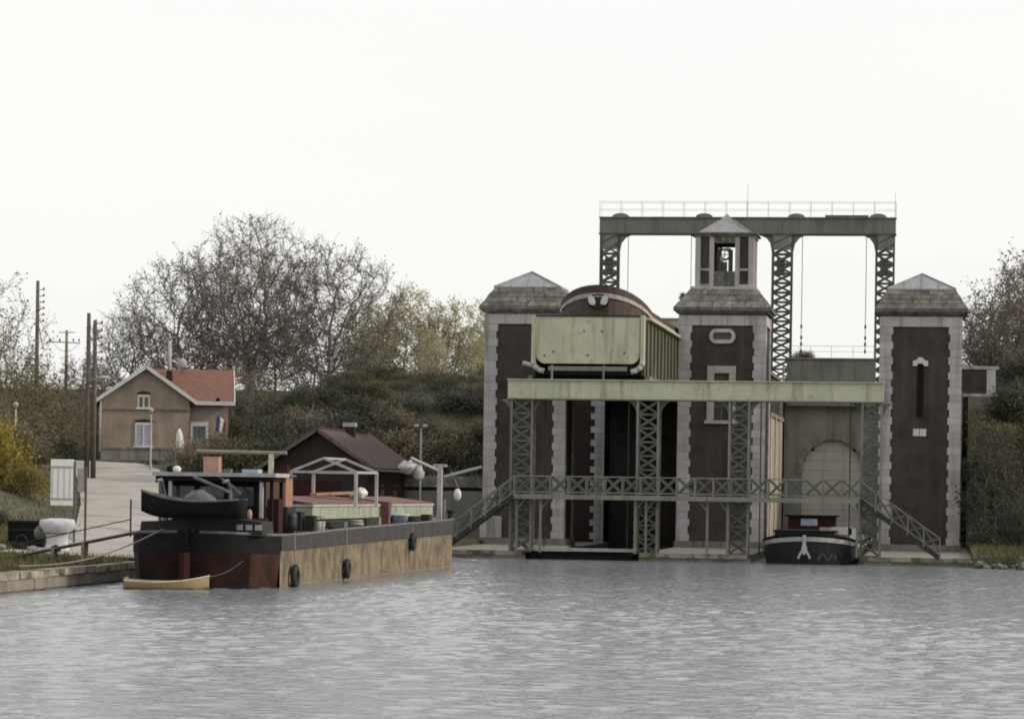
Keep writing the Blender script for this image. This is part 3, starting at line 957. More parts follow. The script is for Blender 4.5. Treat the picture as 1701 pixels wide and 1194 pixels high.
for sx in (-1, 1):
    MB().box(*sorted((sx * 2.66, sx * 2.86)), -0.2, 0.3, 9.9, 12.3).build('gate_post', M['green'], CS)
    MB().path([(sx * 2.78, -0.1, 10.0), (sx * 2.72, -0.1, 9.75), (sx * 2.5, -0.1, 9.55), (sx * 2.2, -0.1, 9.46)], 0.14, 8).build('seal_pipe', M['offwhite'], CS, True)
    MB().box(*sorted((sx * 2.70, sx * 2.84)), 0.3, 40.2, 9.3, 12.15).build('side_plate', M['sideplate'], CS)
    for k in range(20):
        y = 1.0 + k * 2.05
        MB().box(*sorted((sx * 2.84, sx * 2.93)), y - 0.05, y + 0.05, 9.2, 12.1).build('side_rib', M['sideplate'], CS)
    MB().box(*sorted((sx * 2.70, sx * 3.08)), 1.2, 39.6, 12.15, 12.27).build('side_walkway', M['cream'], CS)
    MB().box(*sorted((sx * 2.84, sx * 3.1)), 0.4, 40.0, 9.08, 9.28).build('lower_chord', M['green2'], CS)
MB().box(-2.7, 2.7, 0.0, 40.2, 9.30, 9.5).build('basin_floor', M['black'], CS)
for k in range(14):
    MB().box(-2.7, 2.7, 0.6 + k * 3.0, 0.9 + k * 3.0, 8.9, 9.3).build('floor_beam', M['black'], CS)
MB().box(-2.0, 2.0, -0.12, 0.0, 9.5, 9.72).build('gate_sill', M['green2'], CS)
MB().box(-2.68, 2.68, 0.3, 40, 11.0, 11.6).build('basin_water', M['water'], CS)
MB().tube((-3.3, -0.1, 9.88), (-2.8, -0.1, 9.75), 0.11).build('overflow_pipe', M['offwhite'], CS, True)
MB().lathe((0, 20.5, 0), [(1.0, -2.0), (1.0, 8.9)], 20).build('ram_cylinder', M['black'], CS, True)  # coloured black to paint in the shade of the left chamber

# ---- hull maker: bow at y=0 facing -y, length L
def hull(L, hw, zt, bow_rise, bow_len, zb=-0.6, deck=True):
    """returns outer side profile points for every station (left and right) as MB parts"""
    st = []
    ts = [0.0, 0.02, 0.06, 0.13, 0.24, 0.4, 0.6, 0.8, 1.0]
    for t in ts:
        y = bow_len * t
        wdt = hw * (1 - (1 - t) ** 2.6) ** 0.5 if t > 0 else 0.12
        st.append((y, max(wdt, 0.12), zt + bow_rise * (1 - t) ** 1.6))
    st += [(L * 0.5, hw, zt), (L - 1.5, hw, zt), (L, hw * 0.8, zt + 0.1)]
    return st


def hull_mesh(st, fz0, fz1, inset=0.0, bottom_narrow=0.86):
    """skin between relative heights fz0..fz1 (0=keel -0.6, 1=gunwale)"""
    m = MB()
    v = []
    for y, wd, zt in st:
        for sx in (-1, 1):
            for fz in (fz0, fz1):
                z = -0.6 + (zt + 0.6) * fz
                ww = wd * (bottom_narrow + (1 - bottom_narrow) * fz ** 0.6) + inset
                yy = y + (1 - fz) * 0.5 * max(0, 1 - y / 4.0) - inset * (1 if y < 0.3 else 0)
                v.append((sx * ww, yy, z))
    f = []
    n = len(st)
    for i in range(n - 1):
        a, b = i * 4, (i + 1) * 4
        f += [(a, b, b + 1, a + 1), (b + 2, a + 2, a + 3, b + 3)]
    f += [(0, 1, 3, 2)]
    e = (n - 1) * 4
    f += [(e + 1, e, e + 2, e + 3)]
    m.add(v, f)
    return m


def deck_mesh(st, drop):
    v = []
    for y, wd, zt in st:
        v += [(-wd * 0.97, y + 0.05, zt - drop), (wd * 0.97, y + 0.05, zt - drop)]
    f = [(2 * i, 2 * i + 1, 2 * i + 3, 2 * i + 2) for i in range(len(st) - 1)]
    return MB().add(v, f)


def anchor(T, x, y, z0, z1, m, name='anchor'):
    a = MB()
    a.bar((x, y, z0 + 0.2), (x, y, z1), 0.16, 0.1)
    a.hexa([(x - 0.17, y - 0.06, z0 + 0.3), (x + 0.17, y - 0.06, z0 + 0.3), (x + 0.17, y + 0.06, z0 + 0.3), (x - 0.17, y + 0.06, z0 + 0.3),
            (x - 0.08, y - 0.06, z0 + 0.75), (x + 0.08, y - 0.06, z0 + 0.75), (x + 0.08, y + 0.06, z0 + 0.75), (x - 0.08, y + 0.06, z0 + 0.75)])
    a.bar((x - 0.15, y, z0 + 0.32), (x - 0.30, y, z0), 0.13, 0.1)
    a.bar((x + 0.15, y, z0 + 0.32), (x + 0.30, y, z0), 0.13, 0.1)
    return a.build(name, m, T)


# barge in the right chamber
B2 = thing('moored_barge', 'dark blue barge bow with white anchor lying in the right chamber', 'barge', (-6.42, 152.6, 0.0))
st = hull(38.0, 2.45, 1.0, 0.42, 4.6)
hl = hull_mesh(st, 0.0, 0.86).build('hull', M['darkblue'], B2)
hull_mesh(st, 0.86, 0.97, 0.06).build('rubbing_strake', M['offwhite'], B2)
hull_mesh(st, 0.97, 1.06, 0.0).build('bulwark', M['black'], B2)
deck_mesh(st, 0.02).build('deck', M['grey'], B2)
anchor(B2, -0.16, -0.22, 0.3, 1.45, M['offwhite'])
for k, (x, hgt, sl) in enumerate(((0.62, 0.36, 0.1), (0.86, 0.36, -0.1), (1.12, 0.3, 0.08), (1.36, 0.3, 0.0))):
    MB().bar((x - sl, 0.02 + 0.08 * k, 0.24), (x + sl, -0.06 + 0.08 * k, 0.20 + hgt), 0.06, 0.03).build('painted_letter', M['grey'], B2)
MB().box(-2.1, 1.0, 9.0, 15.0, 0.9, 1.5).build('hatch', M['darkblue'], B2)
MB().box(-2.2, 1.1, 8.9, 15.1, 1.5, 1.56).build('hatch_lid', M['black'], B2)
cb_ = MB().box(-1.8, 0.75, 17.0, 19.4, 0.9, 2.22).build('cabin', M['darkred'], B2)
MB().box(-1.95, 0.9, 16.8, 19.6, 2.22, 2.32).build('cabin_roof', M['black'], cb_)
MB().box(-1.1, -0.2, 16.96, 17.0, 1.75, 2.12).build('cabin_window', M['curtain'], cb_)
MB().box(0.15, 0.75, 11.0, 11.5, 1.56, 1.72).build('deck_box', M['offwhite'], B2)
MB().ball((0.2, 6.0, 1.2), 0.3, 0.3, 0.12).build('rope_coil', M['offwhite'], B2, True)
o = MB().box(0.75, 1.8, 12.0, 12.08, 1.35, 1.75).box(1.6, 2.1, 12.0, 12.08, 0.95, 1.7).box(2.2, 2.4, 12.0, 12.1, 0.95, 1.4).build('white_tarpaulin', M['white'], B2)

# barge in the raised basin
B3 = thing('moored_barge', 'brown barge bow with two white anchors in the raised basin', 'barge', (-17.35, 156.2, 11.35))
st = hull(37.0, 2.35, 1.45, 1.1, 4.6)
hull_mesh(st, 0.0, 0.80).build('hull', mat('brown_hull', (0.085, 0.06, 0.05), (0.055, 0.045, 0.042), 1.2, 0.7, streak=(0.16, 0.09, 0.05), sfac=0.4), B3)
hull_mesh(st, 0.80, 0.87, 0.06).build('rubbing_strake', M['offwhite'], B3)
hull_mesh(st, 0.87, 1.0, 0.0).build('bulwark', mat('brown_bulwark', (0.078, 0.048, 0.04), (0.05, 0.038, 0.034), 1.5, 0.75), B3)
deck_mesh(st, 0.2).build('deck', M['grey'], B3)
for sx, dx in ((-1, -0.28), (1, 0.36)):
    p = [(dx + 0.18 * math.cos(t) + 0.06 * sx * math.sin(t), 1.72 + 0.27 * math.sin(t)) for t in [2 * PI * i / 12 for i in range(12)]]
    MB().prism(p, -0.32, -0.22, 'y').build('anchor', M['white'], B3)
    MB().bar((dx - 0.16, -0.34, 1.5), (dx + 0.16, -0.34, 1.44), 0.06, 0.08).build('anchor_stock', M['black'], B3)
MB().torus((0.04, -0.2, 1.68), 0.52, 0.05, 'y', 20, 6, 0.7).build('hawse_ring', M['black'], B3)

# ---- quay platforms between the chambers
for x0, x1, lab in ((-28.9, -20.75, 'stone quay platform at the foot of left gantry leg'), (-14.85, -9.45, 'stone quay platform between the two lift chambers'), (-3.95, 2.2, 'stone quay platform at the foot of right stair')):
    o = thing('quay_platform', lab, 'platform', ((x0 + x1) / 2, 153.9, 0))
    wd = (x1 - x0) / 2
    MB().box(-wd, wd, 0.1, 42.0, -2.0, 0.24).build('platform_body', M['wallgrey'], o)
    nb = max(3, int((x1 - x0) / 1.3))
    for j in range(nb):
        a = -wd + 2 * wd * j / nb
        MB().box(a + 0.012, a + 2 * wd / nb - 0.012, -0.06 + R.uniform(-0.03, 0.03), 1.0, 0.18, 0.40 + R.uniform(-0.015, 0.015)).build('edge_stone', M['coping'], o)
        MB().box(a + 0.2, a + 2 * wd / nb + 0.17, 0.02, 0.2, -0.3, 0.17).build('face_stone', M['concrete'], o)
    MB().box(-wd, wd, 1.0, 21.0, 0.24, 0.36).build('platform_paving', M['wallgrey'], o)
bm = thing('chamber_boom', 'pale timber boom across the water of the dark left chamber', 'boom', (-17.8, 154.6, 0))
MB().box(-2.9, 2.9, -0.12, 0.12, 0.42, 0.58).build('boom_beam', M['offwhite'], bm)
MB().box(-2.9, 2.9, 0.1, 0.3, 0.0, 0.4).build('boom_float', M['black'], bm)
MB().box(-2.6, -2.3, -0.1, 0.1, 0.0, 0.42).box(2.3, 2.6, -0.1, 0.1, 0.0, 0.42).build('boom_post', M['black'], bm)

# ---- footbridge with stairs
FB = thing('footbridge', 'steel lattice footbridge with stairs crossing below the front girder', 'footbridge', (-12.5, 153.75, 0))
x0, x1 = -8.6, 8.55
MB().box(x0, x1, -0.35, 0.45, 3.12, 3.2).build('deck_plate', M['green2'], FB)
MB().box(x0, x1, -0.40, -0.352, 3.02, 3.26).build('deck_edge_beam', M['green2'], FB)
for yy in (-0.38, 0.46):
    MB().bar((x0, yy, 4.16), (x1, yy, 4.16), 0.055).build('handrail', M['green2'], FB)
    MB().bar((x0, yy, 3.36), (x1, yy, 3.36), 0.045).build('lower_rail', M['green2'], FB)
    nn = 19
    h_ = (x1 - x0) / nn
    bx = brace_mesh(h_ - 0.1, 0.76, 'x')
    for k in range(nn):
        link('cross_brace', bx, FB, (x0 + k * h_ + 0.05, yy, 3.38))
    for k in range(nn + 1):
        MB().bar((x0 + k * h_, yy, 3.2), (x0 + k * h_, yy, 4.16), 0.06).build('rail_post', M['green2'], FB)
for x in (-8.5, -7.3, -2.55, -2.0, 1.05, 2.05, 8.45):
    MB().bar((x, 0.0, 0.35), (x, 0.0, 3.1), 0.12).build('support_post', M['green2'], FB)
    MB().bar((x, 0, 2.5), (x + (0.5 if x < 0 else -0.5), 0, 3.1), 0.06).build('support_strut', M['green2'], FB)


def stair(T, xa, za, xb, zb, n):
    for yy in (-0.36, 0.44):
        MB().bar((xa, yy, za), (xb, yy, zb), 0.05, 0.24).build('stringer', M['iron'], T)
        MB().bar((xa, yy, za + 0.98), (xb, yy, zb + 0.98), 0.055).build('handrail', M['green2'], T)
        MB().bar((xa, yy, za + 0.22), (xb, yy, zb + 0.22), 0.045).build('lower_rail', M['green2'], T)
        k = 5
        for i in range(k + 1):
            t = i / k
            x, z = xa + (xb - xa) * t, za + (zb - za) * t
            MB().bar((x, yy, z), (x, yy, z + 0.98), 0.055).build('rail_post', M['green2'], T)
            if i < k:
                x2, z2 = xa + (xb - xa) * (i + 1) / k, za + (zb - za) * (i + 1) / k
                MB().bar((x, yy + 0.01, z + 0.24), (x2, yy + 0.01, z2 + 0.96), 0.02, 0.085).bar((x, yy - 0.01, z + 0.96), (x2, yy - 0.01, z2 + 0.24), 0.02, 0.085).build('cross_brace', M['lattice'], T)
    for i in range(n):
        t = (i + 0.5) / n
        x, z = xa + (xb - xa) * t, za + (zb - za) * t
        MB().box(x - 0.13, x + 0.13, -0.34, 0.42, z, z + 0.03).build('tread', M['green2'], T)


stair(FB, -8.6, 3.16, -12.2, 0.45, 15)
stair(FB, 8.55, 3.16, 12.5, 0.4, 15)

# low wall left of the left tower
lw = thing('retaining_wall', 'grey retaining wall with dark coping left of the left tower', 'wall', (-28.6, 177.0, 0))
MB().box(-3.2, 2.7, 0, 1.2, 0.3, 3.35).build('wall_body', M['wallgrey'], lw)
MB().box(-3.2, 2.7, 0.15, 1.2, 3.35, 3.55).build('painted_shadow_gap', M['iron'], lw)  # dark strip painting in the shadow under the parapet
MB().box(-3.3, 2.7, -0.1, 1.3, 3.55, 4.2).build('parapet_wall', M['stonedark'], lw)

# ------------------------------------------------------------------ near barge (left)
BA = -math.atan(1.25 / 31)
BG = thing('cargo_barge', 'long rusty buff cargo barge with red hatches moored at left quay', 'barge', (-24.7, 101.6, 0), BA)
L = 34.0
# stations: y, half width, gunwale height (stern at y=0, bow at y=L)
ST = [(-1.02, 0.35, 1.90), (-0.92, 0.95, 1.89), (-0.68, 1.5, 1.87), (-0.25, 1.95, 1.85), (0.45, 2.32, 1.82), (1.5, 2.5, 1.80), (4, 2.52, 1.80), (10, 2.52, 1.90), (19, 2.52, 2.0), (27, 2.52, 2.08), (31.4, 2.48, 2.14), (32.6, 2.05, 2.2), (33.4, 1.3, 2.26), (33.8, 0.4, 2.3)]


def skin(i0, i1, za, zb, off=0.0, ends=(False, False)):
    v = []
    for y, wd, zt in ST[i0:i1 + 1]:
        for sx in (-1, 1):
            A0 = za if za < 0 else za * zt / 1.9
            B0 = zt + zb if zb <= 0 else zb * zt / 1.9
            v += [(sx * (wd * (0.93 if A0 < 0 else 1) + off), y, A0), (sx * (wd + off), y, B0)]
    f = []
    k = i1 - i0 + 1
    for i in range(k - 1):
        a, b = i * 4, i * 4 + 4
        f += [(a, b, b + 1, a + 1), (b + 2, a + 2, a + 3, b + 3)]
    if ends[0]:
        f.append((0, 1, 3, 2))
    if ends[1]:
        e = (k - 1) * 4
        f.append((e + 1, e, e + 2, e + 3))
    return MB().add(v, f)


skin(5, 13, 0.0, 1.34, 0.0, (False, True)).build('hull_side', M['buff'], BG, True)
skin(5, 13, -0.5, 0.12, 0.02, (False, True)).build('hull_bottom', M['wallgrey'], BG)
skin(0, 3, -0.5, 1.22, 0.015, (True, False)).build('stern_lower', M['sternblack'], BG, True)
for side in (-1, 1):
    qv = []
    for y, wd, zt in ST[3:6]:
        qv += [(side * (wd * 0.93 + 0.015), y, -0.5), (side * (wd + 0.015), y, 1.22 * zt / 1.9)]
    qf = [(0, 2, 3, 1), (2, 4, 5, 3)]
    MB().add(qv, qf if side > 0 else [tuple(reversed(t)) for t in qf]).build('stern_quarter', M['rust'], BG, True)
skin(0, 5, 1.22, 0.0, 0.03, (True, False)).build('stern_upper', M['black'], BG, True)
skin(5, 13, 1.34, 0.0, 0.05, (False, True)).build('grey_strake', M['strake'], BG, True)
for sx in (-1, 1):
    MB().path([(sx * (w_i + 0.03), y_i, z_i - 0.02) for y_i, w_i, z_i in ST], 0.055, 6).build('gunwale_rail', M['grey'], BG)
v = []
for y, wd, zt in ST:
    v += [(-wd, y, zt - 0.06), (wd, y, zt - 0.06)]
MB().add(v, [(2 * i, 2 * i + 1, 2 * i + 3, 2 * i + 2) for i in range(len(ST) - 1)]).build('deck', M['grey'], BG)
MB().box(-0.1, 0.08, -1.7, -1.0, -0.5, 1.2).build('rudder', M['darkred'], BG)
MB().box(-0.05, 0.05, -1.2, 0.2, 1.3, 2.0).build('rudder_post', M['black'], BG)
# stern quarter housing with three pale portlights
cb_ = MB().prism([(-1.9, 1.8), (-1.85, 2.2), (1.2, 2.34), (2.3, 2.24), (2.36, 1.8)], -0.3, 1.2, 'y').build('stern_coaming', M['iron'], BG)
for k in range(3):
    MB().box(1.46 + 0.32 * k, 1.68 + 0.32 * k, -0.34, -0.3, 1.96, 2.14).build('portlight', M['offwhite'], cb_)
# wheelhouse: roof slab, posts, dark interior
wh = MB().box(-1.75, 1.6, 1.9, 2.95, 1.8, 3.58).build('wheelhouse_cabin', M['black'], BG)
MB().box(-1.95, 2.38, 1.2, 3.1, 3.74, 3.87).build('wheelhouse_roof', M['offwhite'], BG)
MB().box(-1.85, 2.28, 1.3, 3.0, 3.58, 3.74).build('roof_rim', M['black'], BG)
for x, y, m_ in ((-1.7, 1.4, 'grey'), (-1.35, 1.4, 'offwhite'), (1.85, 1.4, 'offwhite'), (2.15, 1.6, 'black'), (-1.7, 2.9, 'grey'), (2.15, 2.9, 'black')):
    MB().bar((x, y, 1.8), (x, y, 3.6), 0.11).build('roof_post', M[m_], BG)
for k in range(3):
    MB().box(-1.5 + 1.05 * k, -0.65 + 1.05 * k, 1.86, 1.9, 2.75, 3.4).build('wheelhouse_window', M['glass'], wh)
MB().box(1.9, 2.3, 2.0, 2.6, 1.8, 3.0).build('engine_hatch', M['darkred'], BG)
MB().box(1.15, 1.35, 1.25, 1.45, 1.8, 2.75).build('exhaust_pipe', M['rust'], BG)
MB().ball((1.5, 1.2, 2.45), 0.09, 0.09, 0.2).build('fender_bag', M['pink'], BG, True)
# mast lowered over the wheelhouse
MB().tube((-0.9, 3.0, 4.60), (2.3, 3.0, 4.58), 0.075, 0.06).build('lowered_mast', M['plank'], BG)
MB().bar((1.75, 3.0, 3.86), (1.75, 3.0, 4.55), 0.16, 0.12).build('mast_crutch', M['cream'], BG)
MB().bar((-0.8, 3.0, 3.86), (-0.8, 3.0, 4.6), 0.07).build('mast_crutch', M['iron'], BG)
MB().box(-0.55, 0.0, 2.6, 3.0, 3.86, 4.42).build('salmon_locker', M['pink'], BG)
MB().ball((-1.25, 1.8, 3.97), 0.15, 0.15, 0.12).build('searchlight', M['white'], BG, True)
MB().ball((-1.55, 2.0, 3.97), 0.13, 0.13, 0.13).build('horn', M['black'], BG, True)
MB().box(1.1, 1.65, 1.6, 2.2, 3.86, 4.0).build('roof_box', M['skyblue'], BG)
for k, (x, y, w2_, h2_, m_) in enumerate(((-1.1, 2.6, 0.3, 0.2, 'iron'), (0.4, 2.2, 0.25, 0.14, 'grey'), (0.85, 3.4, 0.4, 0.26, 'iron'), (2.2, 3.0, 0.25, 0.3, 'darkred'))):
    MB().box(x - w2_ / 2, x + w2_ / 2, y, y + 0.3, 3.86, 3.86 + h2_).build('roof_crate', M[m_], BG)
MB().tube((-1.5, 2.4, 3.86), (-1.5, 2.4, 5.3), 0.02, n=5).build('aerial', M['grey'], BG)
MB().path([(0.3, 1.3, 3.8), (0.9, 1.2, 3.4), (1.2, 1.1, 3.15)], 0.05).build('stay_rope', M['grey'], BG)
for k, (x, y, z_) in enumerate(((1.0, 0.9, 0.5), (-1.0, 0.7, 0.45), (0.1, 0.9, 0.6), (1.75, 1.3, 0.55))):
    MB().box(x - 0.28, x + 0.28, y, y + 0.4, 1.8, 1.8 + z_).build('stern_locker', M[('iron', 'black', 'darkred', 'iron')[k]], BG)
# orange cabin side and forward cabin
MB().box(0.5, 1.72, 5.2, 6.2, 2.72, 3.78).build('orange_cabin', M['orange'], BG)
MB().box(0.45, 1.8, 5.15, 6.3, 1.8, 2.72).build('cabin_base', M['iron'], BG)
MB().box(0.4, 1.82, 5.1, 6.3, 3.78, 3.84).build('orange_cabin_roof', M['grey'], BG)


def hatch(y0, y1, n):
    hc = MB().box(-1.85, 1.85, y0, y1, 2.27, 2.72).build('hatch_coaming', M['palegreen'], BG)
    MB().box(-1.78, 1.78, y0 + 0.05, y1 - 0.05, 1.8, 2.27).build('coaming_base', M['iron'], hc)  # dark lower part paints in the shade along the side deck
    MB().box(-1.9, 1.9, y0 - 0.05, y1 + 0.05, 2.72, 2.80).build('coaming_rim', M['offwhite'], hc)
    dy = (y1 - y0) / n
    for k in range(n):
        for sx in (-1, 1):
            p = [(0, 3.02), (sx * 1.85, 2.80), (sx * 1.85, 2.86), (0, 3.08)]
            MB().prism(p if sx > 0 else list(reversed(p)), y0 + k * dy + 0.03, y0 + (k + 1) * dy - 0.03, 'y').build('hatch_board', M['redpaint'], hc)
    return hc


for k, (yy, h2_, m_) in enumerate(((6.9, 0.5, 'iron'), (11.5, 0.22, 'grey'), (17.4, 0.3, 'plank'), (27.0, 0.28, 'iron'))):
    MB().box(2.0, 2.36, yy, yy + 0.35 + 0.25 * (k % 2), 1.82 + yy * 0.008, 1.86 + yy * 0.008 + h2_).build('side_deck_gear', M[m_], BG)
for k, (yy, rr_) in enumerate(((9.9, 0.22), (14.4, 0.26), (24.6, 0.24))):
    MB().torus((2.12, yy, 1.92 + yy * 0.009), rr_, 0.07, 'z', 14, 6).torus((2.12, yy, 2.03 + yy * 0.009), rr_ * 0.9, 0.06, 'z', 14, 6).build('rope_coil', M['rope'] if k % 2 else M['iron'], BG, True)
MB().lathe((1.98, 5.0, 1.8), [(0.2, 0), (0.22, 0.3), (0.22, 0.6), (0.19, 0.72)], 12).build('oil_drum', M['darkblue'], BG, True)
hatch(8.6, 19.6, 9)
hatch(21.9, 30.2, 7)
# white gabled frame on the forward hatch
fr = BG
fx0, fx1 = 0.0, 2.5
for yy in (12.7, 16.2):
    for x in (fx0, fx1):
        MB().bar((x, yy, 2.7), (x, yy, 4.02), 0.11).build('frame_post', M['offwhite'], fr)
    MB().bar((fx0, yy, 4.0), (fx1, yy, 4.0), 0.09).bar((fx0, yy, 4.02), (1.25, yy, 4.52), 0.09).bar((1.25, yy, 4.52), (fx1, yy, 4.02), 0.09).build('frame_gable', M['offwhite'], fr)
for x, z in ((fx0, 4.01), (fx1, 4.01), (1.25, 4.52)):
    MB().bar((x, 12.7, z), (x, 16.2, z), 0.08).build('frame_purlin', M['offwhite'], fr)
# derrick post and boom near the bow
MB().bar((2.0, 30.9, 2.1), (2.0, 30.9, 4.5), 0.2).build('derrick_post', M['offwhite'], BG)
MB().bar((1.7, 30.9, 4.45), (2.3, 30.9, 4.45), 0.12).build('derrick_cap', M['offwhite'], BG)
MB().tube((2.1, 31.0, 3.95), (3.35, 33.2, 4.42), 0.07).build('derrick_boom', M['grey'], BG)
MB().tube((2.0, 30.9, 4.2), (0.9, 30.0, 4.75), 0.06).build('derrick_stay', M['offwhite'], BG)
MB().ball((0.75, 30.2, 4.35), 0.42, 0.4, 0.26, jit=0.3).ball((1.15, 30.4, 4.15), 0.25, 0.3, 0.3, jit=0.3).build('furled_sail', M['offwhite'], BG, True)
MB().ball((1.35, 18.6, 3.2), 0.2, 0.35, 0.2, jit=0.32).ball((1.1, 18.9, 3.15), 0.22, 0.3, 0.13, jit=0.3).build('bundled_tarpaulin', M['white'], BG, True)
MB().bar((0.3, 15.0, 3.15), (1.3, 19.0, 3.25), 0.3, 0.1).build('loose_plank', M['orange'], BG)
MB().bar((1.85, 20.8, 1.9), (1.85, 20.8, 2.9), 0.35).build('winch_stand', M['redpaint'], BG)
MB().lathe((2.25, 32.2, 2.1), [(0.16, 0), (0.12, 0.3), (0.2, 0.34), (0.2, 0.42)], 10).build('bollard', M['iron'], BG)
MB().lathe((2.2, 7.2, 1.85), [(0.14, 0), (0.11, 0.28), (0.18, 0.32), (0.18, 0.4)], 10).build('bollard', M['iron'], BG)
MB().box(1.75, 2.05, 31.6, 32.1, 2.1, 3.0).build('deck_locker', M['grey'], BG)
MB().box(1.2, 1.9, 6.75, 7.3, 1.85, 2.55).build('deck_locker', M['iron'], BG)


def world_b(x, y, z):
    c, s = math.cos(BA), math.sin(BA)
    return (-24.7 + x * c - y * s, 101.6 + x * s + y * c, z)


def tyre(lx, ly, z, lab, r=0.26):
    t = thing('tyre_fender', lab, 'fender', world_b(lx, ly, z), BA, 'fenders on the cargo barge')
    MB().torus((0, 0, 0), r, 0.11, 'x', 18, 8, 1.25).build('tyre', M['rubber'], t, True)
    MB().tube((0, 0, r), (-0.05, 0, 1.9 - z), 0.02, n=5).build('lanyard', M['rope'], t)


tyre(2.68, 2.95, 0.33, 'largest black tyre fender on the barge hull near its stern')
tyre(2.66, 10.8, 0.45, 'small black tyre fender at waterline amid the barge hull', 0.2)
tyre(2.66, 22.4, 1.28, 'small black fender high on the barge hull towards the bow', 0.2)
b = thing('wash_tub', 'pale blue plastic tub on the side deck of the barge', 'tub', world_b(2.15, 22.2, 2.0), BA)
MB().lathe((0, 0, 0), [(0.26, 0), (0.36, 0.34), (0.39, 0.36), (0.36, 0.37)], 14).build('tub_body', M['skyblue'], b, True)
MB().torus((0, 0, 0.36), 0.37, 0.025, 'z', 16, 6).build('tub_rim', M['white'], b, True)
for k, (yy, lab) in enumerate(((7.9, 'white bucket beside first hatch on the barge, nearer the stern'), (8.45, 'white bucket beside first hatch on the barge, nearer the bow'))):
    b = thing('bucket', lab, 'bucket', world_b(2.2, yy, 1.82), BA, 'buckets on the barge side deck')
    MB().lathe((0, 0, 0), [(0.15, 0), (0.19, 0.36), (0.2, 0.37)], 12).build('bucket_body', M['white'], b, True)
    MB().torus((0, 0, 0.36), 0.19, 0.012, 'y', 14, 5).build('handle', M['iron'], b, True)

# white buoy hung near the bow
b = thing('round_buoy', 'white buoy hanging at the barge bow beside the derrick post', 'buoy', world_b(2.45, 32.6, 3.2), BA)
MB().ball((0, 0, 0), 0.17, 0.17, 0.27).build('buoy_body', M['white'], b, True)
MB().tube((0, 0, 0.34), (-0.2, -0.5, 1.0), 0.02, n=5).build('buoy_rope', M['rope'], b)


# small boats
def dinghy_mesh(L_, W_, D_, sheer):
    """open boat hull, returns skin MB and rim path; bow +x"""
    ns, nr = 11, 6
    v, rim_l, rim_r = [], [], []
    for i in range(ns):
        t = i / (ns - 1)
        wd = W_ / 2 * (math.sin(PI * (0.10 + 0.90 * (1 - t)) * 0.55) ** 0.8 if t < 0.999 else 0.02)
        wd = W_ / 2 * (1 - (max(0, t - 0.45) / 0.55) ** 2.2) * (0.80 + 0.2 * min(1, t / 0.35))
        wd = max(wd, 0.02)
        top = D_ + sheer * ((t - 0.4) / 0.6) ** 2 * (1 if t > 0.4 else 0.5)
        keel = 0.05 + 0.35 * D_ * max(0, (t - 0.75) / 0.25) ** 2
        for j in range(nr + 1):
            a = PI * j / nr
            y = -wd * math.cos(a)
            z = top - (top - keel) * (math.sin(a) ** 0.6)
            v.append((-L_ / 2 + L_ * t, y, z))
        rim_l.append((-L_ / 2 + L_ * t, -wd, top))
        rim_r.append((-L_ / 2 + L_ * t, wd, top))
    f = [(i * (nr + 1) + j, (i + 1) * (nr + 1) + j, (i + 1) * (nr + 1) + j + 1, i * (nr + 1) + j + 1) for i in range(ns - 1) for j in range(nr)]
    f.append(tuple(range(nr + 1)))
    return MB().add(v, f), rim_l, rim_r


d = thing('rowing_boat', 'small buff rowing boat floating below the dark barge stern', 'rowing boat', (-25.15, 99.5, -0.12), rad(6))
sk, rl, rr = dinghy_mesh(2.75, 1.2, 0.36, 0.22)
sk.build('boat_hull', M['yellowboat'], d, True)
MB().path(rl, 0.03).path(rr, 0.03).build('gunwale', M['cream'], d)
for x in (-0.8, 0.1):
    MB().box(x - 0.1, x + 0.1, -0.46, 0.46, 0.30, 0.34).build('thwart', M['plank'], d)
MB().add([(-1.2, -0.4, 0.16), (0.9, -0.4, 0.16), (0.9, 0.4, 0.16), (-1.2, 0.4, 0.16)], [(0, 1, 2, 3)]).build('floor_boards', M['grey'], d)
MB().box(-1.40, -1.36, -0.42, 0.42, 0.05, 0.5).build('transom', M['plank'], d)
d = thing('hoisted_dinghy', 'black dinghy hung across the barge stern below the wheelhouse roof', 'dinghy', world_b(0.15, -1.15, 2.28), BA + PI)
sk, rl, rr = dinghy_mesh(3.5, 1.35, 0.62, 0.34)
sk.build('boat_hull', M['black'], d, True)
MB().path(rl, 0.04).path(rr, 0.04).build('gunwale', M['grey'], d)
for x in (-0.9, 0.2):
    MB().box(x - 0.1, x + 0.1, -0.5, 0.5, 0.42, 0.46).build('thwart', M['grey'], d)
MB().ball((-0.3, 0.2, 0.62), 0.55, 0.34, 0.34, jit=0.2).build('tarpaulin', M['grey'], d, True)
dv = thing('davit', 'pair of bent steel davits holding the black dinghy', 'davit', world_b(0.1, -0.35, 1.85), BA)
for x in (-1.2, 1.1):
    MB().path([(x, 0.25, 0), (x, 0.2, 1.3), (x, -0.2, 1.75), (x, -0.75, 1.7)], 0.06).build('davit_arm', M['grey'], dv)
MB().tube((-0.1, -0.1, 1.85), (1.3, -0.6, 1.35), 0.06).tube((1.3, -0.6, 1.35), (1.3, -0.6, 0.95), 0.05).build('davit_boom', M['grey'], dv)

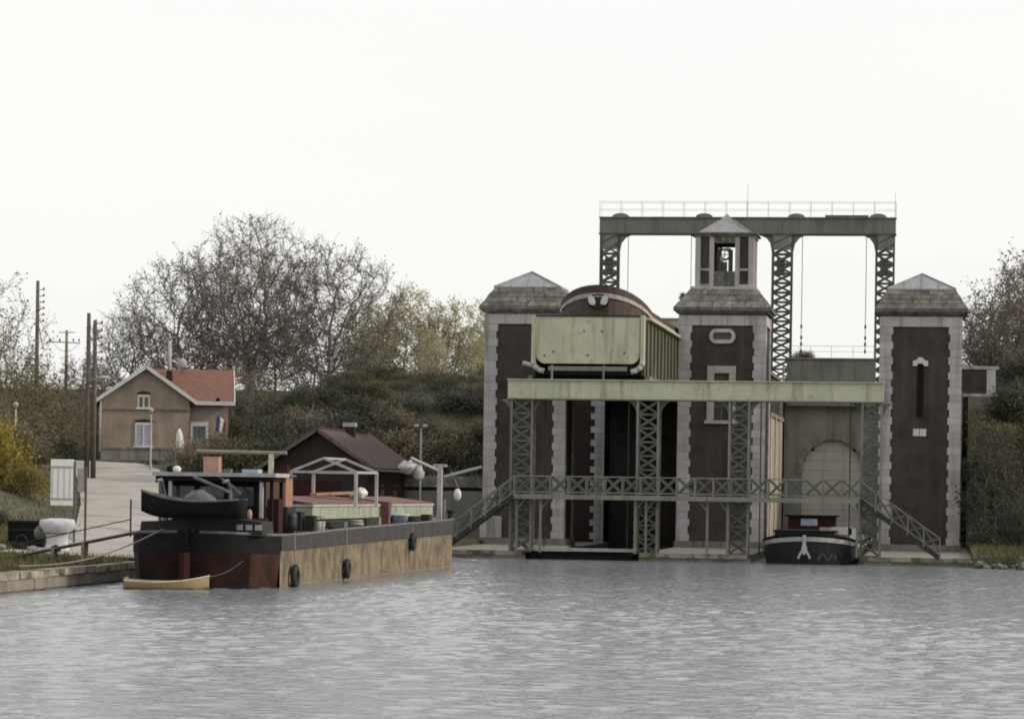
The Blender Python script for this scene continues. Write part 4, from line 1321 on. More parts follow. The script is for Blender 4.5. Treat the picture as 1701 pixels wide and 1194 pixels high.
# mooring rope and gangplank
pts = []
p0, p1 = Vector(world_b(-0.9, -0.95, 1.95)), Vector((-29.3, 96.5, 0.75))
for i in range(13):
    t = i / 12
    p = p0.lerp(p1, t)
    p.z -= 0.35 * math.sin(PI * t)
    pts.append(p)
tag(MB().path(pts, 0.026, 6).build('mooring_rope', M['plank']), 'pale mooring rope sagging from barge stern to the quay', 'rope')
pts = []
p0, p1 = Vector(world_b(1.75, -0.45, 0.95)), Vector((-23.85, 99.7, 0.42))
for i in range(9):
    t = i / 8
    p = p0.lerp(p1, t)
    p.z -= 0.12 * math.sin(PI * t)
    pts.append(p)
tag(MB().path(pts, 0.013, 5).build('painter_rope', M['wood']), 'thin painter tying the rowing boat to barge stern', 'rope')
gp = thing('gangplank', 'narrow timber gangplank sloping from the bank up to the barge', 'gangplank', (-30.7, 106.0, 0))
MB().bar((-1.6, 0.2, 0.85), (3.4, 0.0, 1.9), 0.55, 0.06).build('plank', M['plank'], gp)
MB().bar((-1.6, -0.1, 0.80), (3.4, -0.3, 1.85), 0.05, 0.08).build('edge_beam', M['iron'], gp)
MB().bar((2.6, -0.2, 1.6), (2.6, -0.2, 2.9), 0.05).bar((2.6, -0.2, 2.2), (-1.2, 0.0, 1.35), 0.035).build('hand_rope', M['iron'], gp)
MB().torus((-1.4, 0, 1.38), 0.2, 0.03, 'y', 14, 6).build('rope_loop', M['iron'], gp)
for x in (-0.2, 0.9):
    MB().box(x - 0.05, x + 0.05, -0.3, 0.3, 0.5, 1.2 + 0.17 * x).build('trestle', M['plank'], gp)

# ------------------------------------------------------------------ left bank furniture
def gpt(x, y):
    return (x, y, tz(x, y))


b = thing('wrapped_bollard', 'lumpy lilac-grey wrapped bollard with flared double top on quay grass', 'bollard', (-34.2, 117.7, tz(-34.2, 117.7)))
rr = random.Random(4)
vb, n1 = [], 18
prof = [(0.50, 0.0), (0.46, 0.12), (0.42, 0.35), (0.42, 0.6), (0.52, 0.8), (0.66, 0.95), (0.70, 1.12), (0.62, 1.25), (0.3, 1.28)]
for rad_, z in prof:
    for i in range(n1):
        t = 2 * PI * i / n1
        q_ = rad_ * (1 + rr.uniform(-0.04, 0.04)) * (1 + 0.06 * math.cos(4 * t))
        dip = -0.10 * math.exp(-((math.cos(t)) / 0.25) ** 2) if z > 1.1 else 0
        vb.append((q_ * math.cos(t), q_ * 0.7 * math.sin(t), z + dip + rr.uniform(-0.02, 0.02)))
fbq = [(k * n1 + i, k * n1 + (i + 1) % n1, (k + 1) * n1 + (i + 1) % n1, (k + 1) * n1 + i) for k in range(len(prof) - 1) for i in range(n1)]
fbq.append(tuple(range((len(prof) - 1) * n1, len(prof) * n1)))
MB().add(vb, fbq).build('bollard_cover', M['wrap'], b, True)
MB().torus((0, 0, 0.72), 0.45, 0.03, 'z', 16, 6).build('tie_cord', M['grey'], b, True)
MB().ball((-0.72, 0.1, 0.72), 0.25, 0.2, 0.28, jit=0.08).build('side_bundle', M['stonedark'], b, True)

s_ = thing('sign_board', 'tall white ribbed notice board on a post near the road', 'sign', (-37.0, 128, tz(-37, 128)))
zb_ = 2.48 - tz(-37, 128)
MB().box(-0.5, 0.48, -0.06, 0.0, zb_ + 0.02, zb_ + 1.98).build('board', M['signwhite'], s_)
for k in range(4):
    MB().box(-0.46 + k * 0.26, -0.40 + k * 0.26, -0.085, -0.06, zb_ + 0.3, zb_ + 1.7).build('vertical_rib', M['white'], s_)
for z in (0.26, 1.62):
    MB().box(-0.5, 0.48, -0.095, -0.06, zb_ + z, zb_ + z + 0.07).build('cross_rail', M['offwhite'], s_)
MB().box(0.50, 0.58, -0.04, 0.04, 0, zb_ + 1.9).build('sign_post', M['grey'], s_)
MB().box(-0.40, -0.32, 0.0, 0.06, 0, zb_).build('sign_post', M['grey'], s_)
MB().box(0.60, 0.90, 0.2, 0.26, zb_ + 0.6, zb_ + 1.6).build('side_board', M['offwhite'], s_)
MB().box(0.92, 1.0, 0.18, 0.28, 0, zb_ + 1.7).build('side_post', M['wood'], s_)
s_ = thing('sign_board', 'plain white board on grey post at the left picture edge', 'sign', (-37.3, 117.5, tz(-37.3, 117.5)))
MB().box(-0.55, 0.1, -0.04, 0.0, 0.35, 1.62).build('board', M['signwhite'], s_)
MB().box(0.12, 0.26, -0.05, 0.05, 0, 1.6).build('sign_post', M['grey'], s_)
bx_ = thing('dark_container', 'low black tarred box between the white board and the bollard', 'container', (-36.0, 119.5, tz(-36, 119.5)))
MB().box(-0.75, 0.7, 0, 1.0, 0, 1.05).build('box_body', M['black'], bx_)
MB().box(-0.8, 0.75, -0.05, 1.05, 1.05, 1.12).build('box_lid', M['iron'], bx_)
MB().box(-0.72, 0.67, -0.04, 0.0, 0.2, 0.27).box(-0.72, 0.67, -0.04, 0.0, 0.7, 0.77).build('box_batten', M['iron'], bx_)
rr = random.Random(9)
for k in range(5):
    x, y = -36.6 + 0.75 * k, 115.2 + rr.uniform(-0.6, 0.6)
    MBb = MB().ball((0, 0, 0.1), rr.uniform(0.16, 0.3), rr.uniform(0.2, 0.3), rr.uniform(0.14, 0.24), jit=0.14, rnd=rr)
    o = MBb.build('scrap_stone', M['stonedark'] if k % 2 else M['black'])
    o.location = gpt(x, y)
    tag(o, 'one of the dark rubble lumps in the quay grass left of the bollard', 'stone', 'rubble lumps in the quay grass')


def utility_pole(x, y, h, label, twin=None, cross=False, pegs=True, m='wood', lamp=False, name='utility_pole'):
    p = thing(name, label, 'pole', gpt(x, y))
    MB().tube((0, 0, -0.2), (0, 0, h), 0.16, 0.11, 10).build('pole_shaft', M[m], p, True)
    if twin:
        MB().tube((twin, 0.1, -0.2), (twin, 0.1, h - 0.4), 0.16, 0.11, 10).build('pole_shaft', M[m], p, True)
        MB().bar((0, 0, h * 0.55), (twin, 0.1, h * 0.55), 0.1).build('tie_bolt', M['iron'], p)
    if pegs:
        for k in range(6):
            sx = (twin or 0) + 0.14
            MB().bar((sx, 0, h - 0.6 - 0.42 * k), (sx + 0.28, 0, h - 0.6 - 0.42 * k), 0.05).build('insulator_arm', M['iron'], p)
            MB().ball((sx + 0.28, 0, h - 0.54 - 0.42 * k), 0.07, 0.07, 0.1, 8, 6).build('insulator', M['grey'], p, True)
    if cross:
        MB().bar((-1.6, 0, h - 1.0), (1.2, 0, h - 1.1), 0.09).bar((-0.7, 0, h - 0.2), (0.7, 0, h - 0.2), 0.07).build('crossarm', M[m], p)
        for xx in (-1.5, -0.6, 0.6, 1.1):
            MB().ball((xx, 0, h - 0.85), 0.08, 0.08, 0.14, 8, 6).build('insulator', M['grey'], p, True)
    if lamp:
        MB().tube((0, 0, h * 0.565), (-0.35, -0.4, h * 0.58), 0.04).build('lamp_arm', M['grey'], p)
        MB().ball((-0.45, -0.45, h * 0.575), 0.22, 0.16, 0.14).build('lamp_head', M['white'], p, True)
        MB().tube((0.3, 0, h * 0.6), (1.0, -0.3, h * 0.61), 0.05).ball((1.0, -0.3, h * 0.61), 0.35, 0.2, 0.12).build('lamp_head', M['offwhite'], p)
    return p


utility_pole(-49.15, 175, 13.35 - tz(-49.15, 175), 'twin dark wooden pole with lamp standing left of the house', twin=0.36, lamp=True)
utility_pole(-59.7, 200, 16.9 - tz(-59.7, 200), 'tall single wooden pole with side insulators at far left', m='wood')
utility_pole(-74.4, 258, 16.6 - tz(-74.4, 258), 'distant wooden pole with crossarms between left trees and twin pole', cross=True, pegs=False, m='barkpale')
w_ = MB()
for dz, x_ in ((15.5, -1.5), (15.4, 1.1)):
    pts = []
    for i in range(15):
        t = i / 14
        a = Vector((-74.4 + x_, 258, dz)).lerp(Vector((-59.7, 200, 14.6)), t)
        a.z -= 1.4 * math.sin(PI * t)
        pts.append(a)
    w_.path(pts, 0.02, 4)
tag(w_.build('overhead_wires', M['iron']), 'thin overhead wires sagging between the distant pole and tall pole', 'wires')


def lamp_post(x, y, h, label, twin=True):
    p = thing('street_lamp', label, 'street lamp', gpt(x, y))
    MB().lathe((0, 0, -0.1), [(0.09, 0), (0.09, 0.5), (0.055, 0.6), (0.045, h)], 10).build('lamp_column', M['offwhite'], p, True)
    if twin:
        for sx in (-1, 1):
            MB().tube((0, 0, h - 0.25), (sx * 0.28, -0.05, h - 0.08), 0.03).build('lamp_arm', M['grey'], p)
            MB().ball((sx * 0.24, -0.05, h), 0.17, 0.13, 0.11).build('lamp_bowl', M['lampglass'] if sx < 0 else M['offwhite'], p, True)
    else:
        MB().lathe((0, 0, h - 0.1), [(0.07, 0), (0.14, 0.2), (0.15, 0.28), (0.04, 0.38)], 10).build('lamp_bowl', M['lampglass'], p, True)
    return p


lamp_post(-28.9, 171.5, 6.95 - tz(-28.9, 171.5), 'twin-headed street lamp right of the brown roofed shed')
lamp_post(-48.2, 186, 7.9 - tz(-48.2, 186), 'slim pale lamp post in front of the brick house', False)
lamp_post(-50.4, 165, 7.6 - tz(-50.4, 165), 'thin lamp post with white globe among the left bushes', False)

# ------------------------------------------------------------------ house
HZ = 4.55
HS = thing('brick_house', 'small brick house with white gable trim and orange tiled roof', 'house', (-52.2, 200, HZ), rad(14))
# gable front block: x -2.9..2.9, y 0..9 ; ridge z 6.75, eaves 4.55
MB().prism([(-2.88, 0), (2.88, 0), (2.88, 4.5), (0, 6.55), (-2.88, 4.5)], 0, 9.0, 'y').build('gable_wall', M['housebrick'], HS)
MB().box(2.88, 5.45, 0.9, 8.4, 0, 4.45).build('wing_wall', M['housebrick'], HS)
MB().box(-2.92, 2.92, -0.05, 0.0, 0, 1.22).build('plinth', M['wallgrey'], HS)
MB().box(-2.93, 2.93, -0.09, 0.0, 1.22, 1.34).build('plinth_course', M['stonedark'], HS)
MB().box(-2.92, 2.92, -0.07, 0.0, 3.80, 3.92).build('band_course', M['stonedark'], HS)
rfm = M['tile']
ro = MB()
for sx in (-1, 1):
    p = [(0, 6.62), (sx * 3.35, 4.25), (sx * 3.35, 4.40), (0, 6.80)]
    ro.prism(p if sx > 0 else list(reversed(p)), -0.35, 9.3, 'y')
ro.build('gable_roof', rfm, HS)
wr = MB()
wr.prism([(0.5, 4.38), (4.9, 6.60), (9.0, 4.38), (9.0, 4.52), (4.9, 6.76), (0.5, 4.52)], 0.2, 5.85, 'x').build('wing_roof', rfm, HS)
MB().prism([(0.9, 4.45), (4.9, 6.55), (8.4, 4.45)], 5.25, 5.44, 'x').build('wing_gable', M['housebrick'], HS)
for sx in (-1, 1):
    MB().bar((0, -0.38, 6.70), (sx * 3.42, -0.38, 4.30), 0.05, 0.24, up=(0, 1, 0) if False else (0, 0, 1)).build('bargeboard', M['white'], HS)
MB().box(3.3, 5.9, 0.36, 0.5, 4.24, 4.50).build('wing_gutter', M['white'], HS)
MB().bar((5.87, 0.45, 4.42), (5.87, 4.9, 6.68), 0.06, 0.2).build('wing_bargeboard', M['white'], HS)
MB().tube((-2.98, -0.1, 1.0), (-2.98, -0.1, 4.4), 0.07).build('downpipe', M['offwhite'], HS, True)
MB().tube((-3.2, -0.05, 0.6), (-3.2, -0.05, 4.3), 0.06).build('soil_pipe', M['darkblue'], HS, True)


def window(cx, z0, z1, hw_, yy, m_, arch=0.0):
    fr_ = MB().box(cx - hw_, cx - hw_ + 0.1, yy - 0.05, yy + 0.02, z0, z1).box(cx + hw_ - 0.1, cx + hw_, yy - 0.05, yy + 0.02, z0, z1)
    fr_.box(cx - hw_ + 0.1, cx + hw_ - 0.1, yy - 0.05, yy + 0.02, z1 - 0.16, z1).box(cx - 0.05, cx + 0.05, yy - 0.055, yy + 0.02, z0, z1 - 0.16)
    w0 = fr_.build('window_frame', M['white'], HS)
    for sx in (-1, 1):
        a, b_2 = sorted((cx + sx * 0.05, cx + sx * (hw_ - 0.1)))
        MB().box(a, b_2, yy - 0.02, yy + 0.01, z0, z1 - 0.16).build('pane', m_, w0)
    MB().box(cx - hw_ - 0.1, cx + hw_ + 0.1, yy - 0.14, yy, z0 - 0.14, z0).build('sill', M['white'], w0)
    MB().prism([(cx - hw_ - 0.06, z1), (cx + hw_ + 0.06, z1), (cx + hw_ + 0.02, z1 + 0.16), (cx, z1 + 0.24), (cx - hw_ - 0.02, z1 + 0.16)], yy - 0.03, yy + 0.01, 'y').build('brick_arch', M['shedbrick'], w0)


window(-0.13, 1.48, 3.0, 0.56, 0.0, M['curtain'])
window(-0.15, 4.02, 4.85, 0.40, 0.0, M['glass'])
dr = MB().box(2.95, 3.12, 0.82, 0.9, 0.4, 3.05).box(3.98, 4.15, 0.82, 0.9, 0.4, 3.05).box(2.95, 4.15, 0.81, 0.9, 2.85, 3.12).build('door_frame', M['white'], HS)
MB().box(3.12, 3.98, 0.84, 0.88, 0.4, 2.85).build('door_leaf', M['glass'], dr)
MB().box(3.53, 3.57, 0.82, 0.84, 0.4, 2.85).build('door_mullion', M['iron'], dr)
MB().tube((1.5, 3.4, 5.6), (1.5, 3.4, 8.6), 0.13, n=10).build('flue_pipe', M['offwhite'], HS, True)
MB().box(1.3, 1.7, 3.2, 3.6, 5.4, 6.6).build('chimney', M['shedbrick'], HS)
MB().ball((2.35, 4.0, 7.1), 0.33, 0.12, 0.36).build('satellite_dish', M['offwhite'], HS, True)
MB().bar((2.35, 4.2, 6.5), (2.35, 4.2, 7.0), 0.06).build('dish_mast', M['grey'], HS)
MB().ball((3.0, 4.3, 6.82), 0.12, 0.12, 0.14).build('ridge_finial', M['white'], HS, True)
MB().ball((4.75, 0.42, 4.62), 0.14, 0.12, 0.14).build('roof_lamp', M['black'], HS, True)
fl = thing('tricolour_flag', 'blue white and red flag hanging right of the house door', 'flag', (-47.75, 201.4, HZ + 3.0), rad(14))
fl.scale = (0.75, 0.75, 0.8)
MB().tube((0, 0.5, -0.5), (0.05, -0.9, 0.95), 0.03).build('flag_pole', M['offwhite'], fl)
for k, m_ in enumerate(('flagblue', 'white', 'flagred')):
    v = []
    for i in range(7):
        t = i / 6
        for j in range(4):
            u = (k + j / 3) / 3
            v.append((0.05 + u * 0.85 - 0.1 * t, -0.75 + 0.07 * math.sin(u * 9 + t * 3), 0.75 - t * 1.35 - u * 0.55 + 0.05 * math.sin(u * 8)))
    f = [(i * 4 + j, i * 4 + j + 1, (i + 1) * 4 + j + 1, (i + 1) * 4 + j) for i in range(6) for j in range(3)]
    o = MB().add(v, f).build('flag_stripe', M[m_], fl, True)
    md = o.modifiers.new('thick', 'SOLIDIFY')
    md.thickness = 0.012
pa = thing('closed_parasol', 'closed white parasol standing left of the house door', 'parasol', (-49.4, 198.0, tz(-49.4, 198) - 0.05))
MB().tube((0, 0, 0), (0, 0, 2.75), 0.03).build('parasol_pole', M['grey'], pa)
MB().lathe((0, 0, 0.75), [(0.12, 0), (0.30, 0.3), (0.33, 0.75), (0.24, 1.3), (0.06, 1.75)], 10).build('folded_canopy', M['white'], pa, True)
MB().lathe((0, 0, 0), [(0.3, 0), (0.3, 0.12), (0.05, 0.16)], 12).build('parasol_base', M['stonedark'], pa)
hw_ = thing('garden_wall', 'low grey garden wall in front of the brick house', 'wall', (-52.0, 197.4, HZ - 0.35))
MB().box(-3.4, 2.2, 0, 0.25, 0, 0.75).build('wall_body', M['wallgrey'], hw_)
MB().box(-3.45, 2.25, -0.04, 0.29, 0.75, 0.85).build('wall_coping', M['stonedark'], hw_)

# ------------------------------------------------------------------ shed
sx0, sy0 = -33.45, 165.0
SH = thing('brick_shed', 'low dark brick shed with brown tiled roof behind the barge', 'shed', (sx0, sy0, 1.2))
MB().prism([(-2.7, 0), (2.7, 0), (2.7, 3.4), (0, 5.2), (-2.7, 3.4)], 0, 14.5, 'y').build('shed_wall', M['shedbrick'], SH)
ro = MB()
for sx in (-1, 1):
    p = [(0, 5.30), (sx * 3.15, 3.20), (sx * 3.15, 3.34), (0, 5.46)]
    ro.prism(p if sx > 0 else list(reversed(p)), -0.45, 15.0, 'y')
ro.build('shed_roof', M['tile2'], SH)
for sx in (-1, 1):
    MB().bar((0, -0.48, 5.36), (sx * 3.2, -0.48, 3.24), 0.05, 0.2).build('bargeboard', M['wood'], SH)
    MB().tube((sx * 3.2, -0.4, 3.18), (sx * 3.2, 15, 3.18), 0.07, n=6).build('gutter', M['grey'], SH)
MB().bar((0, -0.45, 5.47), (0, 15.0, 5.47), 0.2, 0.08).build('ridge_tiles', M['tile2'], SH)
MB().box(0.0, 0.6, 7.2, 7.7, 5.0, 5.68).build('chimney', M['shedbrick'], SH)
MB().box(-0.05, 0.65, 7.15, 7.75, 5.68, 5.92).build('chimney_cap', M['offwhite'], SH)
MB().box(-1.2, 1.2, -0.05, 0, 0.0, 2.6).build('shed_door', M['darkred'], SH)
MB().box(2.7, 2.75, 4.0, 5.2, 1.2, 2.4).box(2.7, 2.75, 8.0, 9.2, 1.2, 2.4).build('side_window', M['glass'], SH)

# ------------------------------------------------------------------ vegetation
def leaf_mesh(name, centers, size, m, seed=0, squash=1.0):
    rs_ = np.random.RandomState(seed)
    n = len(centers)
    a = rs_.normal(size=(n, 3))
    a /= np.linalg.norm(a, axis=1)[:, None]
    b = rs_.normal(size=(n, 3))
    b -= (a * b).sum(1)[:, None] * a
    b /= np.linalg.norm(b, axis=1)[:, None]
    s = size * rs_.uniform(0.6, 1.4, size=(n, 1))
    a, b = a * s, b * s * 0.62
    c = np.asarray(centers)
    v = np.stack([c - a, c - b, c + a, c + b], 1).reshape(-1, 3)
    f = np.arange(4 * n).reshape(n, 4)
    return np_mesh(name, v, f, m)


def np_tubes(P_, Q_, ra, rb, k=3):
    d = Q_ - P_
    d = d / np.maximum(np.linalg.norm(d, axis=1), 1e-6)[:, None]
    ref = np.where(np.abs(d[:, 2:3]) < 0.9, np.array([[0, 0, 1.0]]), np.array([[1.0, 0, 0]]))
    u = np.cross(d, ref)
    u /= np.linalg.norm(u, axis=1)[:, None]
    w2 = np.cross(d, u)
    n = len(P_)
    rings = []
    for c, r in ((P_, ra), (Q_, rb)):
        for i in range(k):
            t = 2 * PI * i / k
            rings.append(c + (u * math.cos(t) + w2 * math.sin(t)) * r[:, None])
    v = np.stack(rings, 1).reshape(-1, 3)
    base = (np.arange(n) * 2 * k)[:, None]
    f = np.concatenate([base + np.array([[(i + 1) % k, i, k + i, k + (i + 1) % k]]) for i in range(k)], 0)
    return v, f


def colonize(seed, H, cb, rx, n_attr, step, shell=0.45, stems=1, flat=1.0):
    """branching skeleton that fills a dome-shaped crown of half width rx between heights cb and H"""
    rs_ = np.random.RandomState(seed)
    A_ = rs_.normal(size=(n_attr, 3))
    A_ /= np.linalg.norm(A_, axis=1)[:, None]
    A_ *= (rs_.rand(n_attr, 1) ** shell)
    hz = (H - cb) * 0.62
    A_ = A_ * np.array([rx, rx, hz]) + np.array([0, 0, H - hz])
    lump = 1 + 0.16 * np.sin(A_[:, 0:1] * 1.7 + seed) * np.cos(A_[:, 1:2] * 1.4 + seed)
    A_[:, :2] *= lump
    A_[:, 2] -= 0.5 * (lump[:, 0] - 1) * hz
    A_ = A_[A_[:, 2] > cb * 0.75]
    N_ = [np.array([0, 0, -0.3])]
    par = [-1]
    z = 0.0
    while z < cb * 0.8:
        z += step
        N_.append(np.array([math.sin(z * 0.5 + seed) * 0.12, math.cos(z * 0.4 + seed) * 0.12, z]))
        par.append(len(N_) - 2)
    N_ = np.array(N_)
    D2 = ((A_[:, None, :] - N_[None]) ** 2).sum(2)
    near, nd = D2.argmin(1), D2.min(1)
    alive = np.ones(len(A_), bool)
    par = list(par)
    for it in range(170):
        if not alive.any():
            break
        ids = np.unique(near[alive])
        new, npar = [], []
        for i in ids:
            m_ = alive & (near == i)
            v = A_[m_] - N_[i]
            v = (v / np.linalg.norm(v, axis=1)[:, None]).mean(0) + rs_.normal(size=3) * 0.16
            v /= max(1e-6, np.linalg.norm(v))
            new.append(N_[i] + v * step)
            npar.append(i)
        b0 = len(N_)
        new = np.array(new)
        N_ = np.concatenate([N_, new])
        par += npar
        d2 = ((A_[:, None, :] - new[None]) ** 2).sum(2)
        j, dj = d2.argmin(1), d2.min(1)
        up_ = dj < nd
        near[up_] = j[up_] + b0
        nd[up_] = dj[up_]
        alive &= nd > (1.5 * step) ** 2
        if len(N_) > 5200:
            break
    return N_, np.array(par)


def sc_tree(seed, H, cb, rx, bark, leaf, n_attr=900, step=0.42, tip=0.016, twigs=2, tw_len=0.75, per=2, lsize=0.09, lspread=0.2, shell=0.45, trunk_z=None, up=0.35):
    N_, par = colonize(seed, H, cb, rx, n_attr, step, shell)
    n = len(N_)
    r = np.zeros(n)
    kids = np.zeros(n, int)
    acc = np.zeros(n)
    for i in range(n - 1, -1, -1):
        r[i] = tip if acc[i] == 0 else acc[i] ** (1 / 2.35)
        if par[i] >= 0:
            acc[par[i]] += r[i] ** 2.35
            kids[par[i]] += 1
    idx = np.arange(1, n)
    P_, Q_ = N_[par[idx]], N_[idx]
    ra, rb = np.minimum(r[par[idx]], r[idx] * 1.35), r[idx]
    thick = rb > 0.075
    rs_ = np.random.RandomState(seed + 1)
    tv, tf = np_tubes(P_[thick], Q_[thick], ra[thick], rb[thick], 6)
    trunk = np_mesh('trunk', tv, tf, bark, True)
    bp_, bq_, ba, bb = [P_[~thick]], [Q_[~thick]], [ra[~thick]], [rb[~thick]]
    # twig sprays
    src = idx[r[idx] < 0.05]
    dirs = N_[src] - N_[par[src]]
    dirs /= np.linalg.norm(dirs, axis=1)[:, None]
    ends = []
    for _ in range(twigs):
        d = dirs + rs_.normal(size=dirs.shape) * 0.6 + np.array([0, 0, up])
        d /= np.linalg.norm(d, axis=1)[:, None]
        L_ = tw_len * rs_.uniform(0.5, 1.2, size=(len(src), 1))
        mid = N_[src] + d * L_ * 0.5
        d2 = d + rs_.normal(size=d.shape) * 0.35
        end = mid + d2 * L_ * 0.5
        d3 = d + rs_.normal(size=d.shape) * 0.7
        end2 = mid + d3 * L_ * 0.4
        o1 = np.full(len(src), tip * 0.8)
        o2 = np.full(len(src), tip * 0.55)
        o3 = np.full(len(src), tip * 0.35)
        bp_ += [N_[src], mid, mid]
        bq_ += [mid, end, end2]
        ba += [o1, o2, o2]
        bb += [o2, o3, o3]
        ends += [end, end2, mid]
    bv, bf = np_tubes(np.concatenate(bp_), np.concatenate(bq_), np.concatenate(ba), np.concatenate(bb), 3)
    twig = np_mesh('branches', bv, bf, bark)
    E_ = np.concatenate(ends)
    if per < 1:
        E_ = E_[rs_.rand(len(E_)) < per]
        per = 1
    c = np.repeat(E_, int(per), 0)
    c = c + rs_.normal(size=c.shape) * lspread
    return trunk, twig, leaf_mesh('crown', c, lsize, leaf, seed)


def place_tree(ms, label, loc, rz=0.0, sc=(1, 1, 1), group=None, name='tree'):
    t = thing(name, label, 'tree', loc, rz, group)
    t.scale = sc
    for nm, me in zip(('trunk', 'branches', 'crown'), ms):
        if me is not None:
            link(nm, me, t)
    return t


def P(x, y):
    return (x, y, tz(x, y) - 0.1)


GB = 'big bare trees on the embankment'
bigA = sc_tree(11, 16.6, 5.2, 6.6, M['bark'], M['l_brown'], 820, 0.45, 0.024, 3, 1.05, 0.55, 0.085, 0.07, shell=0.33)
bigB = sc_tree(24, 13.4, 3.8, 6.0, M['bark'], M['l_brown'], 700, 0.45, 0.024, 3, 1.05, 0.55, 0.085, 0.07, shell=0.33)
bigC = sc_tree(39, 13.6, 3.8, 6.0, M['bark'], M['l_brown'], 700, 0.45, 0.024, 3, 1.05, 0.55, 0.085, 0.07, shell=0.33)
place_tree(bigA, 'largest nearly bare tree, rising in the middle of the big crown', P(-54.0, 240), 0.4, (1, 1, 0.97), GB)
place_tree(bigB, 'nearly bare tree standing directly behind the house roof', P(-59.0, 238), 1.9, (1, 1, 0.97), GB)
place_tree(bigC, 'nearly bare tree at the right side of the big crown', P(-48.0, 241), 3.1, (1, 1, 0.97), GB)
place_tree(bigB, 'shorter bare tree at the left end of the big crown', P(-64.4, 241), 4.4, (0.62, 0.62, 0.62), GB)
place_tree(bigC, 'bare tree showing behind the big crown, slightly to its left', P(-57.5, 254), 5.2, (0.9, 0.9, 0.9), GB)

yel = [sc_tree(51, 9.6, 2.2, 3.0, M['barkpale'], M['l_yellow'], 420, 0.42, 0.017, 2, 0.8, 5, 0.095, 0.20, up=0.7),
       sc_tree(62, 9.2, 2.0, 2.6, M['barkpale'], M['l_yellow'], 380, 0.42, 0.017, 2, 0.8, 5, 0.095, 0.20, up=0.7)]
ylab = ['tallest of the sparse yellow trees right of the big bare crown', 'sparse yellow tree nearest the left brick tower', 'sparse yellow tree second from the left brick tower', 'sparse yellow tree touching the big bare crown', 'sparse yellow tree between the tallest yellow tree and the tower',
        'low yellow tree at foot of the tallest yellow tree', 'low yellow tree beside the left brick tower roof', 'low yellow tree in the gap behind the shed roof']
for k, (x, y, s) in enumerate(((-46.8, 268, 1.0), (-37.0, 266, 0.96), (-40.2, 272, 0.88), (-50.3, 268, 0.92), (-43.6, 270, 0.9), (-47.8, 256, 0.55), (-38.2, 255, 0.5), (-42.5, 257, 0.55))):
    place_tree(yel[k % 2], ylab[k], P(x, y), k * 1.3, (s, s, s), 'sparse yellow trees on the embankment')

oli = [sc_tree(71, 8.0, 1.8, 3.0, M['bark'], M['l_olive'], 420, 0.40, 0.018, 2, 0.7, 2, 0.085, 0.14),
       sc_tree(83, 8.0, 1.6, 2.7, M['barkpale'], M['l_olive'], 380, 0.40, 0.018, 2, 0.7, 2, 0.085, 0.14)]
bro = sc_tree(95, 8.0, 1.4, 3.2, M['bark'], M['l_brown'], 460, 0.40, 0.018, 2, 0.7, 2, 0.085, 0.14)
aut = sc_tree(101, 7.0, 0.8, 2.6, M['bark'], M['l_autumn'], 420, 0.4, 0.018, 2, 0.7, 6, 0.085, 0.22)
drk = sc_tree(103, 7.0, 0.5, 2.3, M['bark'], M['l_dark'], 420, 0.4, 0.018, 2, 0.7, 6, 0.085, 0.22, shell=0.6)
airy = sc_tree(97, 10.5, 2.5, 3.0, M['barkpale'], M['l_olive'], 380, 0.45, 0.016, 2, 0.9, 1, 0.08, 0.10, up=0.8)
for k, (ms, x, y, s, sz, lab) in enumerate((
        (oli[0], -62.0, 214, 0.9, 0.72, 'olive tree filling the space left of the house'),
        (oli[1], -60.5, 203, 1.0, 0.85, 'olive tree on the bank right of the tall single pole'),
        (airy, -58.9, 190, 1.0, 1.02, 'airy olive tree reaching highest at the left picture edge'),
        (airy, -57.6, 181, 0.9, 0.84, 'airy olive tree left of the tall single pole'),
        (oli[1], -56.2, 186, 0.85, 0.82, 'leafy olive tree directly below the tall single pole'),
        (bro, -63.0, 230, 0.9, 0.72, 'brown tree below the left end of big crown'),
        (bro, -67.5, 240, 0.9, 0.62, 'brown tree in the gap between twin pole and house'),
        (bro, -56.3, 224, 1.0, 0.78, 'brown thicket tree right behind the house roof'),
        (bro, -52.5, 230, 1.0, 0.80, 'brown thicket tree below the middle of the big crown'),
        (oli[1], -49.6, 232, 0.95, 0.70, 'olive thicket tree below right side of big crown'),
        (bro, -50.3, 246, 1.0, 0.85, 'brown thicket tree behind the right bare tree'),
        (bro, -57.0, 246, 1.1, 0.9, 'brown thicket tree behind the left limb of largest tree'),
        (oli[0], -46.3, 246, 0.8, 0.6, 'olive thicket tree where big crown meets the yellow trees'),
        (bro, -60.0, 244, 1.1, 0.8, 'brown thicket tree behind the bare tree at the house'),
        (bro, -54.5, 250, 1.1, 0.85, 'brown thicket tree behind the trunk of the largest tree'),
        (oli[0], -66.5, 222, 0.9, 0.62, 'olive tree between the tall pole and the twin pole'),
        (oli[0], -70.0, 232, 1.0, 0.62, 'olive tree in front of the distant crossarm pole'),
        (oli[1], -60.5, 178, 1.0, 1.0, 'olive tree cut by the left picture edge'))):
    place_tree(ms, lab, P(x, y), k * 0.9, (s, s, sz), 'thicket trees around the house')

